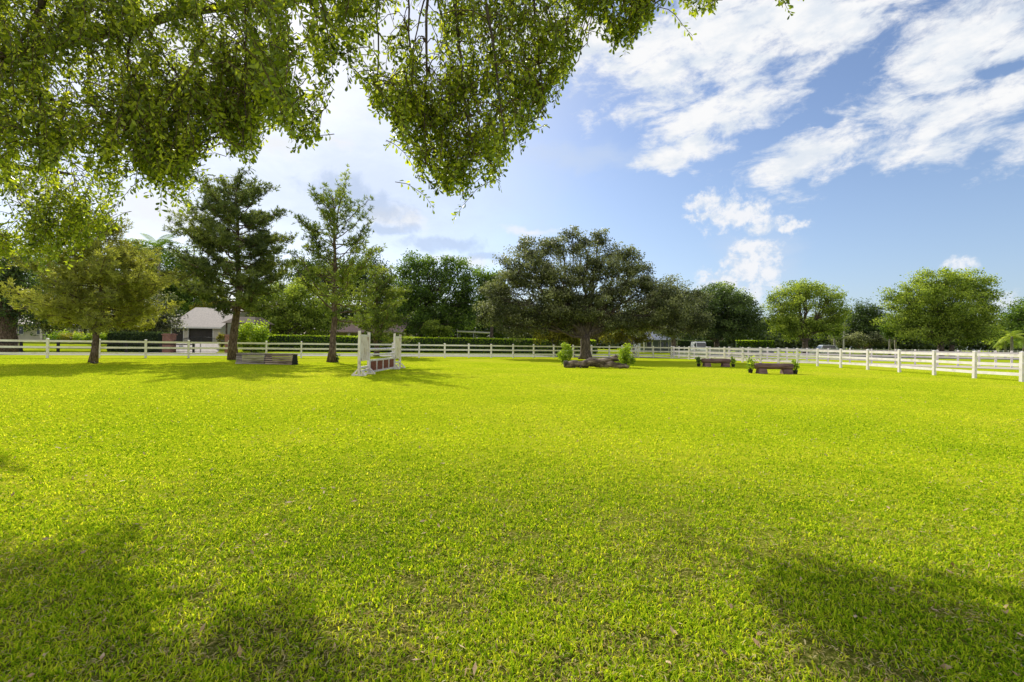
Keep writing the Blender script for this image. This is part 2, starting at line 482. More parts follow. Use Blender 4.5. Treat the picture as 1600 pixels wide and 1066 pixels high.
def pine(name, label, px, Y, top_px, prof, mat, dens=1.0, trunk_w=11, nb=60, tuft=0.26, group=None, first=0.3, rise=0.25,
         bare=0.35, lean=0.0, needle=9, seed=1, wid=0.02, tb=0.42, sub=7):
    """prof: list of (height fraction, left radius px, right radius px)"""
    R = np.random.default_rng(seed)
    base = G(px, Y)
    root = empty(name, base, label, 'tree', group)
    s = Y / F
    topw = P(top_px[0], top_px[1], Y) - base
    H = topw[2]
    mb = MB()
    tr = trunk_w * s / 2
    nseg = 12
    tp = []
    for i in range(nseg + 1):
        t = i / nseg
        tp.append(np.array([topw[0] * t + lean * math.sin(t * PI), 0.25 * math.sin(t * 4), H * t * 0.985 - (0.1 if i == 0 else 0)])
                  + (R.normal(size=3) * [0.06, 0.06, 0] if 0 < i < nseg else 0))
    mb.tube(tp, [tr * (1.5 if i == 0 else 1.0) * (1 - 0.93 * (i / nseg) ** 1.1) + 0.02 for i in range(nseg + 1)], 10, True, 0.06)
    hs = [p[0] for p in prof]; lr = [p[1] * s for p in prof]; rrr = [p[2] * s for p in prof]

    def tpt(t):
        k = min(nseg - 1, int(t * nseg)); f = t * nseg - k
        return tp[k] * (1 - f) + tp[k + 1] * f
    tc, tdv, tt = [], [], []
    for b in range(nb):
        t = first + (0.985 - first) * ((b + R.uniform(0, 0.8)) / nb)
        a = b * 2.4 + R.uniform(-0.4, 0.4)
        side = math.cos(a)
        rl = np.interp(t, hs, lr); rq = np.interp(t, hs, rrr)
        rad = (rq if side > 0 else rl) * abs(side) + 0.5 * (rl + rq) * (1 - abs(side))
        rad *= R.uniform(0.45, 1.12)
        if rad < 0.15: rad = 0.15
        st = tpt(t)
        up = rise * rad * R.uniform(-0.1, 2.0) + (0.35 if t > 0.85 else 0)
        tip = st + np.array([math.cos(a) * rad, math.sin(a) * rad, up])
        pts = []
        for i in range(7):
            u = i / 6
            pts.append(st * (1 - u) + tip * u + np.array([0, 0, -0.18 * rad * math.sin(u * PI) * (1 - t)]) + (R.normal(size=3) * 0.03 * rad if i else 0))
        br = max(0.014, tr * 0.33 * (1 - 0.7 * t))
        mb.tube(pts, [br * (1 - 0.8 * i / 6) + 0.006 for i in range(7)], 5, False)
        bt = R.normal() * 0.15
        ns = max(3, int(rad * sub * dens * 0.55))
        for j in range(ns):
            u = bare + (1 - bare) * (j + R.uniform(0, 1)) / ns
            k = min(5, int(u * 6)); f = u * 6 - k
            p = pts[k] * (1 - f) + pts[k + 1] * f
            d = (tip - st) / (np.linalg.norm(tip - st) + 1e-6)
            lat = np.array([-d[1], d[0], 0]) * R.choice([-1, 1])
            ln = (0.25 + 0.42 * rad * (1 - u) * 0.6) * R.uniform(0.5, 1.2)
            dd = d * 0.6 + lat * R.uniform(0.2, 1.0) + np.array([0, 0, R.uniform(-0.4, 1.1)])
            dd /= np.linalg.norm(dd)
            e = p + dd * ln
            mb.tube([p, (p + e) / 2 + R.normal(size=3) * 0.02, e], [0.012, 0.009, 0.006], 4, False)
            m = max(2, int(3.2 * ln / 0.3))
            for q in range(m):
                v = (q + 1) / m
                tc.append(p * (1 - v) + e * v + R.normal(size=3) * 0.12)
                tdv.append(dd + np.array([0, 0, 0.5])); tt.append(tb + bt + R.normal() * 0.13 + 0.15 * (v - 0.5))
    tc = np.array(tc); tdv = unit(np.array(tdv)); tt = np.array(tt)
    n = len(tc)
    idx = np.repeat(np.arange(n), needle)
    d = unit(tdv[idx] * 0.8 + R.normal(size=(len(idx), 3)) * 0.75)
    L = (tuft * R.uniform(0.6, 1.15, len(idx)))[:, None]
    sd = unit(np.cross(d, R.normal(size=(len(idx), 3)))) * wid
    b0 = tc[idx]
    V = np.stack([b0 - sd * 0.6, b0 + sd * 0.6, b0 + d * L * 0.6 + sd, b0 + d * L, b0 + d * L * 0.6 - sd], 1).reshape(-1, 3)
    Fc = np.arange(len(idx) * 5).reshape(-1, 5)
    T = np.repeat(np.clip(tt[idx] + R.normal(size=len(idx)) * 0.1, 0, 1), 5)
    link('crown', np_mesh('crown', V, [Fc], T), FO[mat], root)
    mb.build('trunk', M['bark_pine'], root, smooth=True)
    return root


def palm(name, label, px, Y, crown_py, fr_px, mat='midg', nf=18, trunk_w=5, group=None, droop=0.9):
    base = G(px, Y)
    root = empty(name, base, label, 'palm tree', group)
    s = Y / F
    H = (P(px, crown_py, Y) - base)[2]; R_ = fr_px * s
    mb = MB(); w = trunk_w * s / 2
    mb.tube(curve_pts((0, 0, -0.1), (0, 0, H), 6, 0, 0.01), [w * 1.3, w, w, w, w * 0.95, w * 0.9, w * 0.8], 10, True, 0.04)
    mb.build('trunk', M['bark_grey'], root, smooth=True)
    V = []; Fq = []; T = []
    for i in range(nf):
        a = i * 2.4 + random.uniform(-.2, .2); el = random.uniform(-0.25, 1.1)
        L = R_ * random.uniform(0.85, 1.15)
        pts = []
        p = np.array([0, 0, H]); d = np.array([math.cos(a) * math.cos(el), math.sin(a) * math.cos(el), math.sin(el)])
        for k in range(11):
            pts.append(p.copy()); p = p + d * L / 10; d = d + np.array([0, 0, -droop * 0.11]); d /= np.linalg.norm(d)
        t0 = random.uniform(0.2, 0.9)
        for k in range(1, 11):
            for m_ in range(2):
                q = pts[k] + (pts[k] - pts[k - 1]) * (m_ * 0.5)
                dd = (pts[k] - pts[k - 1]); dd /= np.linalg.norm(dd)
                sd = np.cross(dd, (0, 0, 1)); sd /= np.linalg.norm(sd) + 1e-6
                ll = L * 0.3 * math.sin(PI * (0.12 + 0.85 * k / 11))
                for sg in (-1, 1):
                    e = q + sd * sg * ll * 0.8 + dd * ll * 0.45 + np.array([0, 0, -ll * 0.35])
                    w2 = dd * L * 0.012
                    n0 = len(V)
                    V += [q - w2, q + w2, (q + e) / 2 + w2 * 1.3 + np.array([0, 0, ll * .06]), e, (q + e) / 2 - w2 + np.array([0, 0, ll * .06])]
                    Fq.append([n0, n0 + 1, n0 + 2, n0 + 3, n0 + 4]); T += [min(1, max(0, t0 + random.gauss(0, .12)))] * 5
    link('crown', np_mesh('crown', np.array(V), [np.array(Fq)], np.array(T)), FO[mat], root)
    return root


def hedge(name, label, a, b, th, h, mat, leaf=0.12, dens=55, z0=0.0, cat='hedge', top_light=True, round_=0.0):
    """clipped hedge from a to b (x,y)"""
    a = np.array(a, float); b = np.array(b, float)
    L = np.linalg.norm(b - a); d = (b - a) / L; nrm = np.array([-d[1], d[0]])
    mid = (a + b) / 2
    root_loc = (mid[0], mid[1], z0)
    # inner dark volume of leafy card plus leaf shell
    nS = int(L * dens * (h + th))
    u = rng.uniform(-L / 2, L / 2, nS)
    face = rng.uniform(0, 1, nS)
    ptop = th / (th + 2 * h)
    v = np.empty(nS); w = np.empty(nS)
    top = face < ptop
    v[top] = rng.uniform(-th / 2, th / 2, top.sum()); w[top] = h
    k = (~top).sum()
    sg = rng.choice([-1, -1, 1], k)
    v[~top] = sg * th / 2; w[~top] = rng.uniform(0.02, h, k)
    v += rng.normal(size=nS) * 0.05; w += rng.normal(size=nS) * 0.05 + 0.05 * (fbm(u * 0.7 + 50, v + 3, 3) - 0.5) * 2
    if round_:
        w -= round_ * (np.abs(v) / (th / 2)) ** 2 * (w / h) + round_ * fbm(u * 1.3 + 9, v, 8) * (w / h)
    C = np.stack([d[0] * u + nrm[0] * v, d[1] * u + nrm[1] * v, w], 1)
    V, Fc = leaf_quads(C, leaf, 0.6)
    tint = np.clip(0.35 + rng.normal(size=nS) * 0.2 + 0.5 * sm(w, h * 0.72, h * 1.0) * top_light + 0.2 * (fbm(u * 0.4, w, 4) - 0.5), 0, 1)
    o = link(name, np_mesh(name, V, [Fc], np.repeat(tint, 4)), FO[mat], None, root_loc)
    tag(o, label, cat)
    core = MB()
    nx = max(2, int(L / 1.5))
    hx, hy = d * L / 2, nrm * (th / 2 - 0.08)
    z1 = h - 0.1 - round_
    c = [(-hx - hy), (hx - hy), (hx + hy), (-hx + hy)]
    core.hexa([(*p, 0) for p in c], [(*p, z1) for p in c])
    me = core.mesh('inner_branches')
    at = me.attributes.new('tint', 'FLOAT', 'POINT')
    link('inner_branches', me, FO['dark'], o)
    return o


# ================================================================== GROUND
def ground_mat():
    m, nt, out = new_mat('lawn_ground')
    geo = nt.nodes.new('ShaderNodeNewGeometry')
    pos = geo.outputs['Position']
    sp = nt.nodes.new('ShaderNodeSeparateXYZ'); nt.links.new(pos, sp.inputs[0])
    n1 = noise(nt, pos, 0.18, 5, 0.6)
    n2 = noise(nt, pos, 1.6, 6, 0.7)
    n3 = noise(nt, pos, 9.0, 5, 0.75)
    n4 = noise(nt, pos, 40.0, 3, 0.7)
    base = ramp(nt, n1, [(0.30, (0.32, 0.43, 0.010)), (0.5, (0.43, 0.50, 0.016)), (0.7, (0.52, 0.52, 0.04))])
    c = mixc(nt, 0.75, base, ramp(nt, n2, [(0.25, (0.80, 0.88, 0.8)), (0.5, (1, 1, 1)), (0.75, (1.12, 1.08, 1.1))]), 'MULTIPLY')
    c = mixc(nt, 0.8, c, ramp(nt, n3, [(0.3, (0.74, 0.82, 0.75)), (0.52, (1, 1, 1)), (0.72, (1.15, 1.12, 1.2))]), 'MULTIPLY')
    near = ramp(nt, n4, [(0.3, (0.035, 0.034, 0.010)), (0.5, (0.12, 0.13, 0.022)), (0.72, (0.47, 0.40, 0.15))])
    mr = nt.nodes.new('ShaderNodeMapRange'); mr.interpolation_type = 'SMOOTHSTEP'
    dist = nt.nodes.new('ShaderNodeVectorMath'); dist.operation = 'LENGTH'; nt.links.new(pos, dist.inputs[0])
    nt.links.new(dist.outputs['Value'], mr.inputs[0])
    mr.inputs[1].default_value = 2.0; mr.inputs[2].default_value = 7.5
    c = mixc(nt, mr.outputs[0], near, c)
    # beyond the paddock the turf is duller
    mr2 = nt.nodes.new('ShaderNodeMapRange'); nt.links.new(sp.outputs[1], mr2.inputs[0])
    mr2.inputs[1].default_value = 46; mr2.inputs[2].default_value = 60
    c = mixc(nt, mth(nt, 'MULTIPLY', mr2.outputs[0], 0.5), c, (0.22, 0.30, 0.02))
    pr = nt.nodes.new('ShaderNodeBsdfPrincipled'); pr.inputs['Roughness'].default_value = 0.95
    pr.inputs['Specular IOR Level'].default_value = 0.0
    nt.links.new(c, pr.inputs['Base Color'])
    bm = nt.nodes.new('ShaderNodeBump'); bm.inputs['Strength'].default_value = 0.9; bm.inputs['Distance'].default_value = 0.06
    hh = mth(nt, 'ADD', mth(nt, 'MULTIPLY', n3, 1.0), mth(nt, 'MULTIPLY', n4, 0.5))
    nt.links.new(hh, bm.inputs['Height']); nt.links.new(bm.outputs[0], pr.inputs['Normal'])
    nt.links.new(pr.outputs[0], out.inputs[0])
    return m


def grid_axis(*segs):
    a = []
    for lo, hi, st in segs: a += list(np.arange(lo, hi, st))
    return np.array(a + [segs[-1][1]])


gx = grid_axis((-1500, -90, 60), (-90, -30, 1.5), (-30, 60, 6), (60, 1500, 60))
gy = grid_axis((-60, 46, 6), (46, 70, 1.0), (70, 200, 13), (200, 2200, 100))
XX, YY = np.meshgrid(gx, gy)
V = np.stack([XX, YY, zg(XX, YY)], -1).reshape(-1, 3)
nx, ny = len(gx), len(gy)
ii = (np.arange(ny - 1)[:, None] * nx + np.arange(nx - 1)[None, :]).ravel()
Fg = np.stack([ii, ii + 1, ii + nx + 1, ii + nx], 1)
o = link('ground', np_mesh('ground', V, [Fg], smooth=True), ground_mat())
tag(o, 'wide flat paddock lawn of yellow green grass', kind='structure')


def road_mat(name, c0, c1, c2, scale=3):
    m, nt, out = new_mat(name)
    geo = nt.nodes.new('ShaderNodeNewGeometry')
    n1 = noise(nt, geo.outputs['Position'], scale * 0.2, 5, 0.65); n2 = noise(nt, geo.outputs['Position'], scale * 8, 4, 0.7)
    c = ramp(nt, n1, [(0.3, c0), (0.5, c1), (0.7, c2)])
    c = mixc(nt, 0.6, c, ramp(nt, n2, [(0.3, (0.75, 0.75, 0.75)), (0.7, (1.2, 1.2, 1.2))]), 'MULTIPLY')
    pr = nt.nodes.new('ShaderNodeBsdfPrincipled'); pr.inputs['Roughness'].default_value = 0.9
    nt.links.new(c, pr.inputs['Base Color']); nt.links.new(pr.outputs[0], out.inputs[0])
    return m


def strip(name, left, right, mat, z, label, follow=False):
    """sheet between two polylines"""
    L = [np.array(p, float) for p in left]; R_ = [np.array(p, float) for p in right]

    def res(pl, n=60):
        seg = np.cumsum([0] + [np.linalg.norm(pl[i + 1] - pl[i]) for i in range(len(pl) - 1)])
        t = np.linspace(0, seg[-1], n)
        return np.stack([np.interp(t, seg, [p[k] for p in pl]) for k in (0, 1)], 1)
    A = res(L); B = res(R_)
    A = A + (np.stack([np.zeros(60), 0.35 * (fbm(A[:, 0] * 0.4, A[:, 1] * 0.4, 5) - 0.5)], 1))
    B = B + (np.stack([np.zeros(60), 0.35 * (fbm(B[:, 0] * 0.4, B[:, 1] * 0.4, 9) - 0.5)], 1))
    K = 6
    V = []
    for k in range(K + 1):
        p = A * (1 - k / K) + B * (k / K)
        V.append(np.column_stack([p, zg(p[:, 0], p[:, 1]) + z]))
    V = np.array(V).reshape(-1, 3)
    i = (np.arange(K)[:, None] * 60 + np.arange(59)[None, :]).ravel()
    Fc = np.stack([i, i + 60, i + 61, i + 1], 1)
    o = link(name, np_mesh(name, V, [Fc], smooth=True), mat)
    tag(o, label, kind='structure')
    return o


ASP = road_mat('grey_road_surface', (0.17, 0.165, 0.155), (0.23, 0.22, 0.21), (0.30, 0.28, 0.26))
SAND = road_mat('pale_sand_track', (0.42, 0.36, 0.29), (0.52, 0.46, 0.38), (0.60, 0.54, 0.46))
CONC = road_mat('pinkish_concrete', (0.42, 0.36, 0.33), (0.50, 0.44, 0.40), (0.56, 0.50, 0.46))
strip('road', [(-95, 24), (-26, 46.5), (4, 56.5), (18, 60)], [(-95, 18.5), (-26, 41.5), (6, 51.5), (20, 54.5)], ASP, 0.012, 'grey road running behind the long back fence')
strip('track', [(14, 59), (24, 52.5), (34, 44.8), (44, 37.5), (70, 22)], [(13, 55.2), (20, 50.6), (26, 42.5), (36, 35), (62, 17)], SAND, 0.02, 'pale sandy track between the two white fences')
strip('driveway', [(-37.4, 41.2), (-38.2, 50), (-39.8, 62.6)], [(-31.4, 43.4), (-32.8, 50), (-39.0, 60)][0:0] or [(-32.0, 43.0), (-33.2, 50), (-39.6, 56)], CONC, 0.03, 'x') if False else None
strip('driveway', [(-36.2, 41.0), (-38.0, 50), (-47.0, 62.4)], [(-29.8, 43.6), (-32.0, 50), (-39.4, 62.4)], CONC, 0.028, 'pinkish concrete driveway rising to the garage')
strip('far_road', [(30, 86), (80, 80), (160, 84)], [(32, 72), (80, 68), (160, 70)], ASP, 0.016, 'grey road beyond the far fence under the trees')

# ================================================================== GRASS
def grass():
    RHO = 5200.0
    R = np.random.default_rng(3)
    # sample tufts: density ~ 1/d^2 over a wedge
    n = 150000
    d0, d1 = 1.35, 32.0
    d = d0 * (d1 / d0) ** R.uniform(0, 1, n)
    x = R.uniform(-1, 1, n) * (1.2 * d + 2.2)
    y = d
    pat = fbm(x * 0.9 + 40, y * 0.9, 1)
    small = fbm(x * 4 + 10, y * 4, 2)
    big = fbm(x * 0.25 + 7, y * 0.25, 12)
    bare = (small * 0.55 + pat * 0.45)
    nearw = np.clip(1.3 - d / 14, 0, 1)
    keep = R.uniform(0, 1, n) < np.clip((0.70 - bare) * 6 * nearw + (1 - nearw), 0.45, 1)
    x, y, d, pat, small, big = (a[keep] for a in (x, y, d, pat, small, big))
    bp = np.zeros(len(x))
    for qx, qy, qr in ((1483, 750, .22), (1312, 772, .16), (1330, 1040, .30), (1345, 812, .14), (1060, 778, .12), (1490, 960, .14), (455, 905, .10), (640, 905, .10), (1150, 880, .12), (860, 905, .10), (330, 1010, .12), (1200, 850, .1)):
        Yq = 1044 / (qy - 536.8 - .0132 * (qx - 800)); Xq = G(qx, Yq)[0]
        e = np.hypot((x - Xq) / 1.6, y - Yq) / (qr * .75) + 0.7 * (fbm(x * 9, y * 9, 41) - .5)
        bp = np.maximum(bp, np.clip(1.4 - e, 0, 1))
    kk_ = R.uniform(0, 1, len(x)) > bp * .72
    x, y, d, pat, small, big, bp = (a[kk_] for a in (x, y, d, pat, small, big, bp))
    bare = bare[keep][kk_] + bp * .3
    n = len(x)
    per = 7
    idx = np.repeat(np.arange(n), per)
    m = len(idx)
    dd = d[idx]
    sp = 0.018 * (1 + dd / 8)
    bx = x[idx] + R.normal(size=m) * sp; by = y[idx] + R.normal(size=m) * sp
    az = R.uniform(0, 2 * PI, m)
    straw = R.uniform(0, 1, m) < np.clip(0.10 + (bare[idx] - 0.50) * 1.3, 0.03, 0.6) * np.clip(1.15 - dd / 9, 0.03, 1)
    tall = 0.75 + 0.5 * pat[idx]
    L = R.uniform(0.022, 0.05, m) * tall * (1 - 0.012 * np.minimum(dd, 20))
    L = np.where(straw, R.uniform(0.02, 0.05, m), L)
    tilt = np.where(straw, R.uniform(1.0, 1.55, m), np.abs(R.normal(size=m)) * 0.6 + 0.2 + np.minimum(dd * .035, .45))
    W = R.uniform(0.0026, 0.0048, m) * (1 + dd / 4.2) * 0.62
    W = np.where(straw, W * 0.7, W)
    h = np.stack([np.cos(az), np.sin(az), np.zeros(m)], 1)
    sdv = np.stack([-np.sin(az), np.cos(az), np.zeros(m)], 1)
    yaw = R.uniform(-1.2, 1.2, m)[:, None]
    sdv = sdv * np.cos(yaw) + np.cross(h, sdv) * np.sin(yaw) * 0.6
    b = np.stack([bx, by, np.where(straw, R.uniform(0, 0.02, m), 0.0) - 0.002], 1)
    st, ct = np.sin(tilt)[:, None], np.cos(tilt)[:, None]
    zz = np.array([0, 0, 1.0])
    mid = b + (h * st * 0.75 + zz * ct) * (L * 0.55)[:, None]
    tl2 = np.minimum(tilt * 1.6 + 0.15, 1.65)
    tip = mid + (h * np.sin(tl2)[:, None] + zz * np.cos(tl2)[:, None]) * (L * 0.5)[:, None]
    w = W[:, None]
    V = np.stack([b - sdv * w * 0.7, b + sdv * w * 0.7, mid + sdv * w, mid - sdv * w, tip], 1).reshape(-1, 3)
    k = np.arange(m) * 5
    Fq = np.stack([k, k + 1, k + 2, k + 3], 1); Ft = np.stack([k + 3, k + 2, k + 4], 1)
    # tint 0..0.7 greens (dark to yellow), 0.8..1 straw
    t = np.clip(0.29 + 0.22 * (pat[idx] - 0.5) + 0.10 * (big[idx] - 0.45) + R.normal(size=m) * 0.16 + 0.014 * np.minimum(dd, 12), 0.0, 0.68)
    t = np.where(straw, R.uniform(0.8, 1.0, m), t)
    T = np.repeat(t, 5)
    T = T.reshape(m, 5); T[:, 0] -= 0.12 * (~straw); T[:, 1] -= 0.12 * (~straw); T[:, 4] += 0.02
    me = np_mesh('grass', V, [Fq, Ft], np.clip(T, 0, 1).ravel())
    mt, nt, out = new_mat('grass_blade')
    at = N(nt, 'ShaderNodeAttribute', attribute_name='tint')
    c = ramp(nt, at.outputs['Fac'], [(0, (0.06, 0.15, 0.008)), (0.20, (0.25, 0.43, 0.014)), (0.40, (0.56, 0.70, 0.030)), (0.70, (0.86, 0.84, 0.085)),
                                     (0.78, (0.40, 0.30, 0.11)), (0.9, (0.60, 0.48, 0.22)), (1.0, (0.86, 0.76, 0.46))])
    pr = nt.nodes.new('ShaderNodeBsdfPrincipled'); pr.inputs['Roughness'].default_value = 0.5
    pr.inputs['Specular IOR Level'].default_value = 0.0
    nt.links.new(c, pr.inputs['Base Color'])
    tr = nt.nodes.new('ShaderNodeBsdfTranslucent')
    nt.links.new(mixc(nt, 1.0, c, (1.3, 1.2, 0.6), 'MULTIPLY'), tr.inputs['Color'])
    mx = nt.nodes.new('ShaderNodeMixShader'); mx.inputs[0].default_value = 0.55
    nt.links.new(pr.outputs[0], mx.inputs[1]); nt.links.new(tr.outputs[0], mx.inputs[2]); nt.links.new(mx.outputs[0], out.inputs[0])
    o = link('grass', me, mt)
    tag(o, 'short coarse lawn grass mixed with dry straw blades', 'grass', kind='stuff')


grass()

# ---- dry fallen leaves in the turf
RL = np.random.default_rng(9)
nl_ = 2600
dl_ = 1.5 * (14 / 1.5) ** RL.uniform(0, 1, nl_)
cx_ = np.stack([RL.uniform(-1, 1, nl_) * (1.2 * dl_ + 1), dl_, RL.uniform(.012, .035, nl_)], 1)
cx_ = cx_[RL.uniform(0, 1, nl_) < np.clip((fbm(cx_[:, 0] * .8 + 3, cx_[:, 1] * .8, 31) - .38) * 4, 0.08, 1)]
Vl, Fl = leaf_quads(cx_, .045, .38, 2.0, .4)
ml = solid('dry_leaf', [(0.3, (0.22, 0.13, 0.06)), (0.5, (0.45, 0.30, 0.15)), (0.7, (0.68, 0.52, 0.32))], 9, .7)
tag(link('fallen_leaves', np_mesh('fallen_leaves', Vl, [Fl]), ml), 'dry brown fallen leaves scattered through the near grass', 'leaves', kind='stuff')

# ================================================================== FENCES
FH = 1.37


def post_mesh(w=0.13, h=FH):
    mb = MB(); a = w / 2
    mb.box(-a, a, -a, a, -0.05, h - 0.035)
    e = a + 0.012
    mb.hexa([(-e, -e, h - 0.0352), (e, -e, h - 0.0352), (e, e, h - 0.0352), (-e, e, h - 0.0352)],
            [(-e, -e, h - 0.012), (e, -e, h - 0.012), (e, e, h - 0.012), (-e, e, h - 0.012)])
    k = len(mb.v)
    mb._add([(-e, -e, h - 0.012), (e, -e, h - 0.012), (e, e, h - 0.012), (-e, e, h - 0.012), (0, 0, h + 0.03)], [(0, 1, 4), (1, 2, 4), (2, 3, 4), (3, 0, 4)])
    return mb.mesh('post')


def fence(label, pts, mat, zs=(1.19, 0.76, 0.33), rh=0.14, step=1, group='white rail fences of the paddock', pw=0.13, cat='fence', h=FH):
    pts = [np.array(p, float) for p in pts]
    base = pts[0]
    root = empty('rail_fence', (base[0], base[1], 0), label, cat, group)
    pm = post_mesh(pw, h)
    pm.materials.append(M[mat])
    for i, p in enumerate(pts):
        q = pts[min(i + 1, len(pts) - 1)] - pts[max(i - 1, 0)]
        o = link('post', pm, None, root, (p[0] - base[0], p[1] - base[1], random.uniform(-0.012, 0.006)))
        o.rotation_euler = (random.gauss(0, .004), random.gauss(0, .004), math.atan2(q[1], q[0]))
    i = 0
    while i < len(pts) - 1:
        j = min(i + step, len(pts) - 1)
        a, b = pts[i] - base, pts[j] - base
        d = (b - a) / np.linalg.norm(b - a)
        a2, b2 = a + d * (pw / 2 - 0.01), b - d * (pw / 2 - 0.01)
        for z in zs:
            mb = MB()
            z1 = z + random.gauss(0, .006); z2 = z + random.gauss(0, .006)
            mb.bar((*a2, z1), (*b2, z2), 0.042, rh)
            mb.build('rail', M[mat], root)
        i = j
    return root


def on_line(px, c, k):
    xp = P(px, 540, 1.0)[0]
    X = xp * c / (1 - k * xp)
    return (X, c + k * X)


back_px = [74.5, 154.7, 227.8, 295, 357.8, 416.3, 470.9, 524, 570.5, 613.4, 655, 695, 732.5, 767.7, 802, 834, 865.3, 895.7, 924.4, 952.1]
back = [on_line(p, 47, 0.45) for p in back_px]
d0 = np.array(back[1]) - np.array(back[0])
back = [tuple(np.array(back[0]) - d0 * k) for k in (3, 2, 1)] + back + [(12.6, 52.7), (14.45, 53.4)]
fence('long white three rail fence along the back of the lawn', back, 'white_b')
rp = [(14.6, 53.1)]
for px, Y in ((1021, 52.9), (1049.4, 51.9)):
    g = G(px, Y); rp.append((g[0], g[1]))
A_, B_ = np.array((23.8, 35.85)), np.array((17.9, 51.9))
for px in (1076.6, 1104.3, 1132, 1160.4, 1188.7, 1216.6, 1245.7):
    xp = P(px, 540, 1)[0]
    t = (A_[0] - xp * A_[1]) / (xp * (B_[1] - A_[1]) - (B_[0] - A_[0]))
    q = A_ + (B_ - A_) * t; rp.append((q[0], q[1]))
for px, h_ in ((1277.6, 27.5), (1314, 29.4), (1356.3, 31.8), (1405.6, 34.9), (1460, 38.4), (1522.8, 42.3), (1597, 46.6)):
    Y = F * FH / h_; g = G(px, Y); rp.append((g[0], g[1]))
for k in range(1, 4): rp.append((23.4, 21.2 - 2.3 * k))
fence('white rail fence nearest on the right beside the brown log jumps', rp, 'white')
p2 = []
S0, S1 = np.array((19.4, 54.8)), np.array((41.0, 38.0))
for px in (1053, 1061, 1085, 1109.4, 1139, 1169, 1199, 1230, 1261, 1294, 1328, 1362, 1399.4, 1430, 1465, 1497, 1530, 1556, 1581, 1607):
    xp = P(px, 540, 1)[0]
    t = (S0[0] - xp * S0[1]) / (xp * (S1[1] - S0[1]) - (S1[0] - S0[0]))
    q = S0 + (S1 - S0) * t; p2.append((q[0], q[1]))
fence('white rail fence on the far side of the sandy track', p2, 'white')
p3 = [(21.5, 62)]
way = [np.array((21.5, 62.0)), np.array((62.0, 88.0)), np.array((150.0, 128.0))]
for w0, w1 in zip(way[:-1], way[1:]):
    L = np.linalg.norm(w1 - w0); nn = int(L / 2.6)
    for k in range(1, nn + 1): p3.append(tuple(w0 + (w1 - w0) * k / nn))
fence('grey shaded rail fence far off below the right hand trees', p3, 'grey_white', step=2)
# black fence in front of the cream house
bp = [(G(px, 41)[0], 41.0 + 0.02 * (px - 33)) for px in (-20, 33, 76, 118, 124, 160, 205, 250)]
fence('low black board fence in front of the cream house', bp, 'blackwood', zs=(0.93, 0.5), rh=0.1, group=None, pw=0.17, h=1.12)

# ================================================================== DRIVEWAY GATE AND PILLARS
def pillar(px, Y, label):
    g = G(px, Y)
    r = empty('brick_pillar', g, label, 'pillar', 'brick pillars of the driveway gate')
    mb = MB(); mb.box(-.42, .42, -.42, .42, -0.1, 1.85); mb.build('shaft', M['brick'], r)
    mb = MB(); mb.box(-.5, .5, -.5, .5, 1.852, 1.95); mb.box(-.38, .38, -.38, .38, 1.952, 2.02); mb.build('cap', M['brick'], r, bevel=0.01)


pillar(264.5, 48.0, 'red brick gate pillar beside the dark clipped hedge')
pillar(361, 49.5, 'red brick gate pillar hidden behind the tall pine trunk')
ga, gb = G(271.5, 48.1), G(354, 49.4)
gr = empty('driveway_gate', ga, 'black iron driveway gate with arched top in front of garage', 'gate')
dv = gb - ga; Lg = np.linalg.norm(dv); gr.rotation_euler[2] = math.atan2(dv[1], dv[0])
fr = MB(); brs = MB()


def arch(u): return 1.25 + 0.45 * math.sin(PI * u) ** 1.2


nb_ = 44
for k in range(nb_ + 1):
    u = k / nb_
    thick = 0.06 if k in (0, nb_ // 2, nb_) else 0.02
    brs.bar((u * Lg, 0, 0.06), (u * Lg, 0, arch(u) + 0.12), thick, thick)
for z in (0.12, 0.55):
    fr.bar((0, 0, z), (Lg, 0, z), 0.04, 0.05)
for k in range(20):
    u, v = k / 20, (k + 1) / 20
    fr.bar((u * Lg, 0, arch(u)), (v * Lg, 0, arch(v)), 0.045, 0.05)
fr.build('frame', M['black'], gr); brs.build('bars', M['black'], gr)
mb = MB(); mb.box(0.5, 0.85, -0.06, -0.03, 0.62, 0.8); mb.build('sign_plate', M['steel'], gr)

# ================================================================== HOUSES
def gable_roof(mb, x0, x1, y0, y1, ze, zr, ov=0.5, th=0.15, sx=0.0):
    ym = (y0 + y1) / 2
    for (ya, yb) in ((y0 - ov, ym), (y1 + ov, ym)):
        s = (zr - ze) / (ym - y0)
        za = ze - ov * s
        a = [(x0 - ov + sx, ya, za), (x1 + ov - sx, ya, za), (x1 + ov - sx, yb, zr), (x0 - ov + sx, yb, zr)]
        if ya > yb: a = [a[1], a[0], a[3], a[2]]
        mb.hexa([(p[0], p[1], p[2] - th) for p in a], a)


GX0, GX1 = G(266, 63)[0], G(344, 63)[0]
GY0, GY1 = 63.0, 74.0
ZB = 0.98
he = P(305, 508.5, 63)[2]
hr = P(305, 480.5, 68.5)[2]
gar = empty('garage', (0, 0, 0), 'cream garage with grey shingle roof and two dark doors', 'garage')
mb = MB()
dz = 2.15
doors = [(G(268, 63)[0], G(286, 63)[0]), (G(294.5, 63)[0], G(332, 63)[0])]
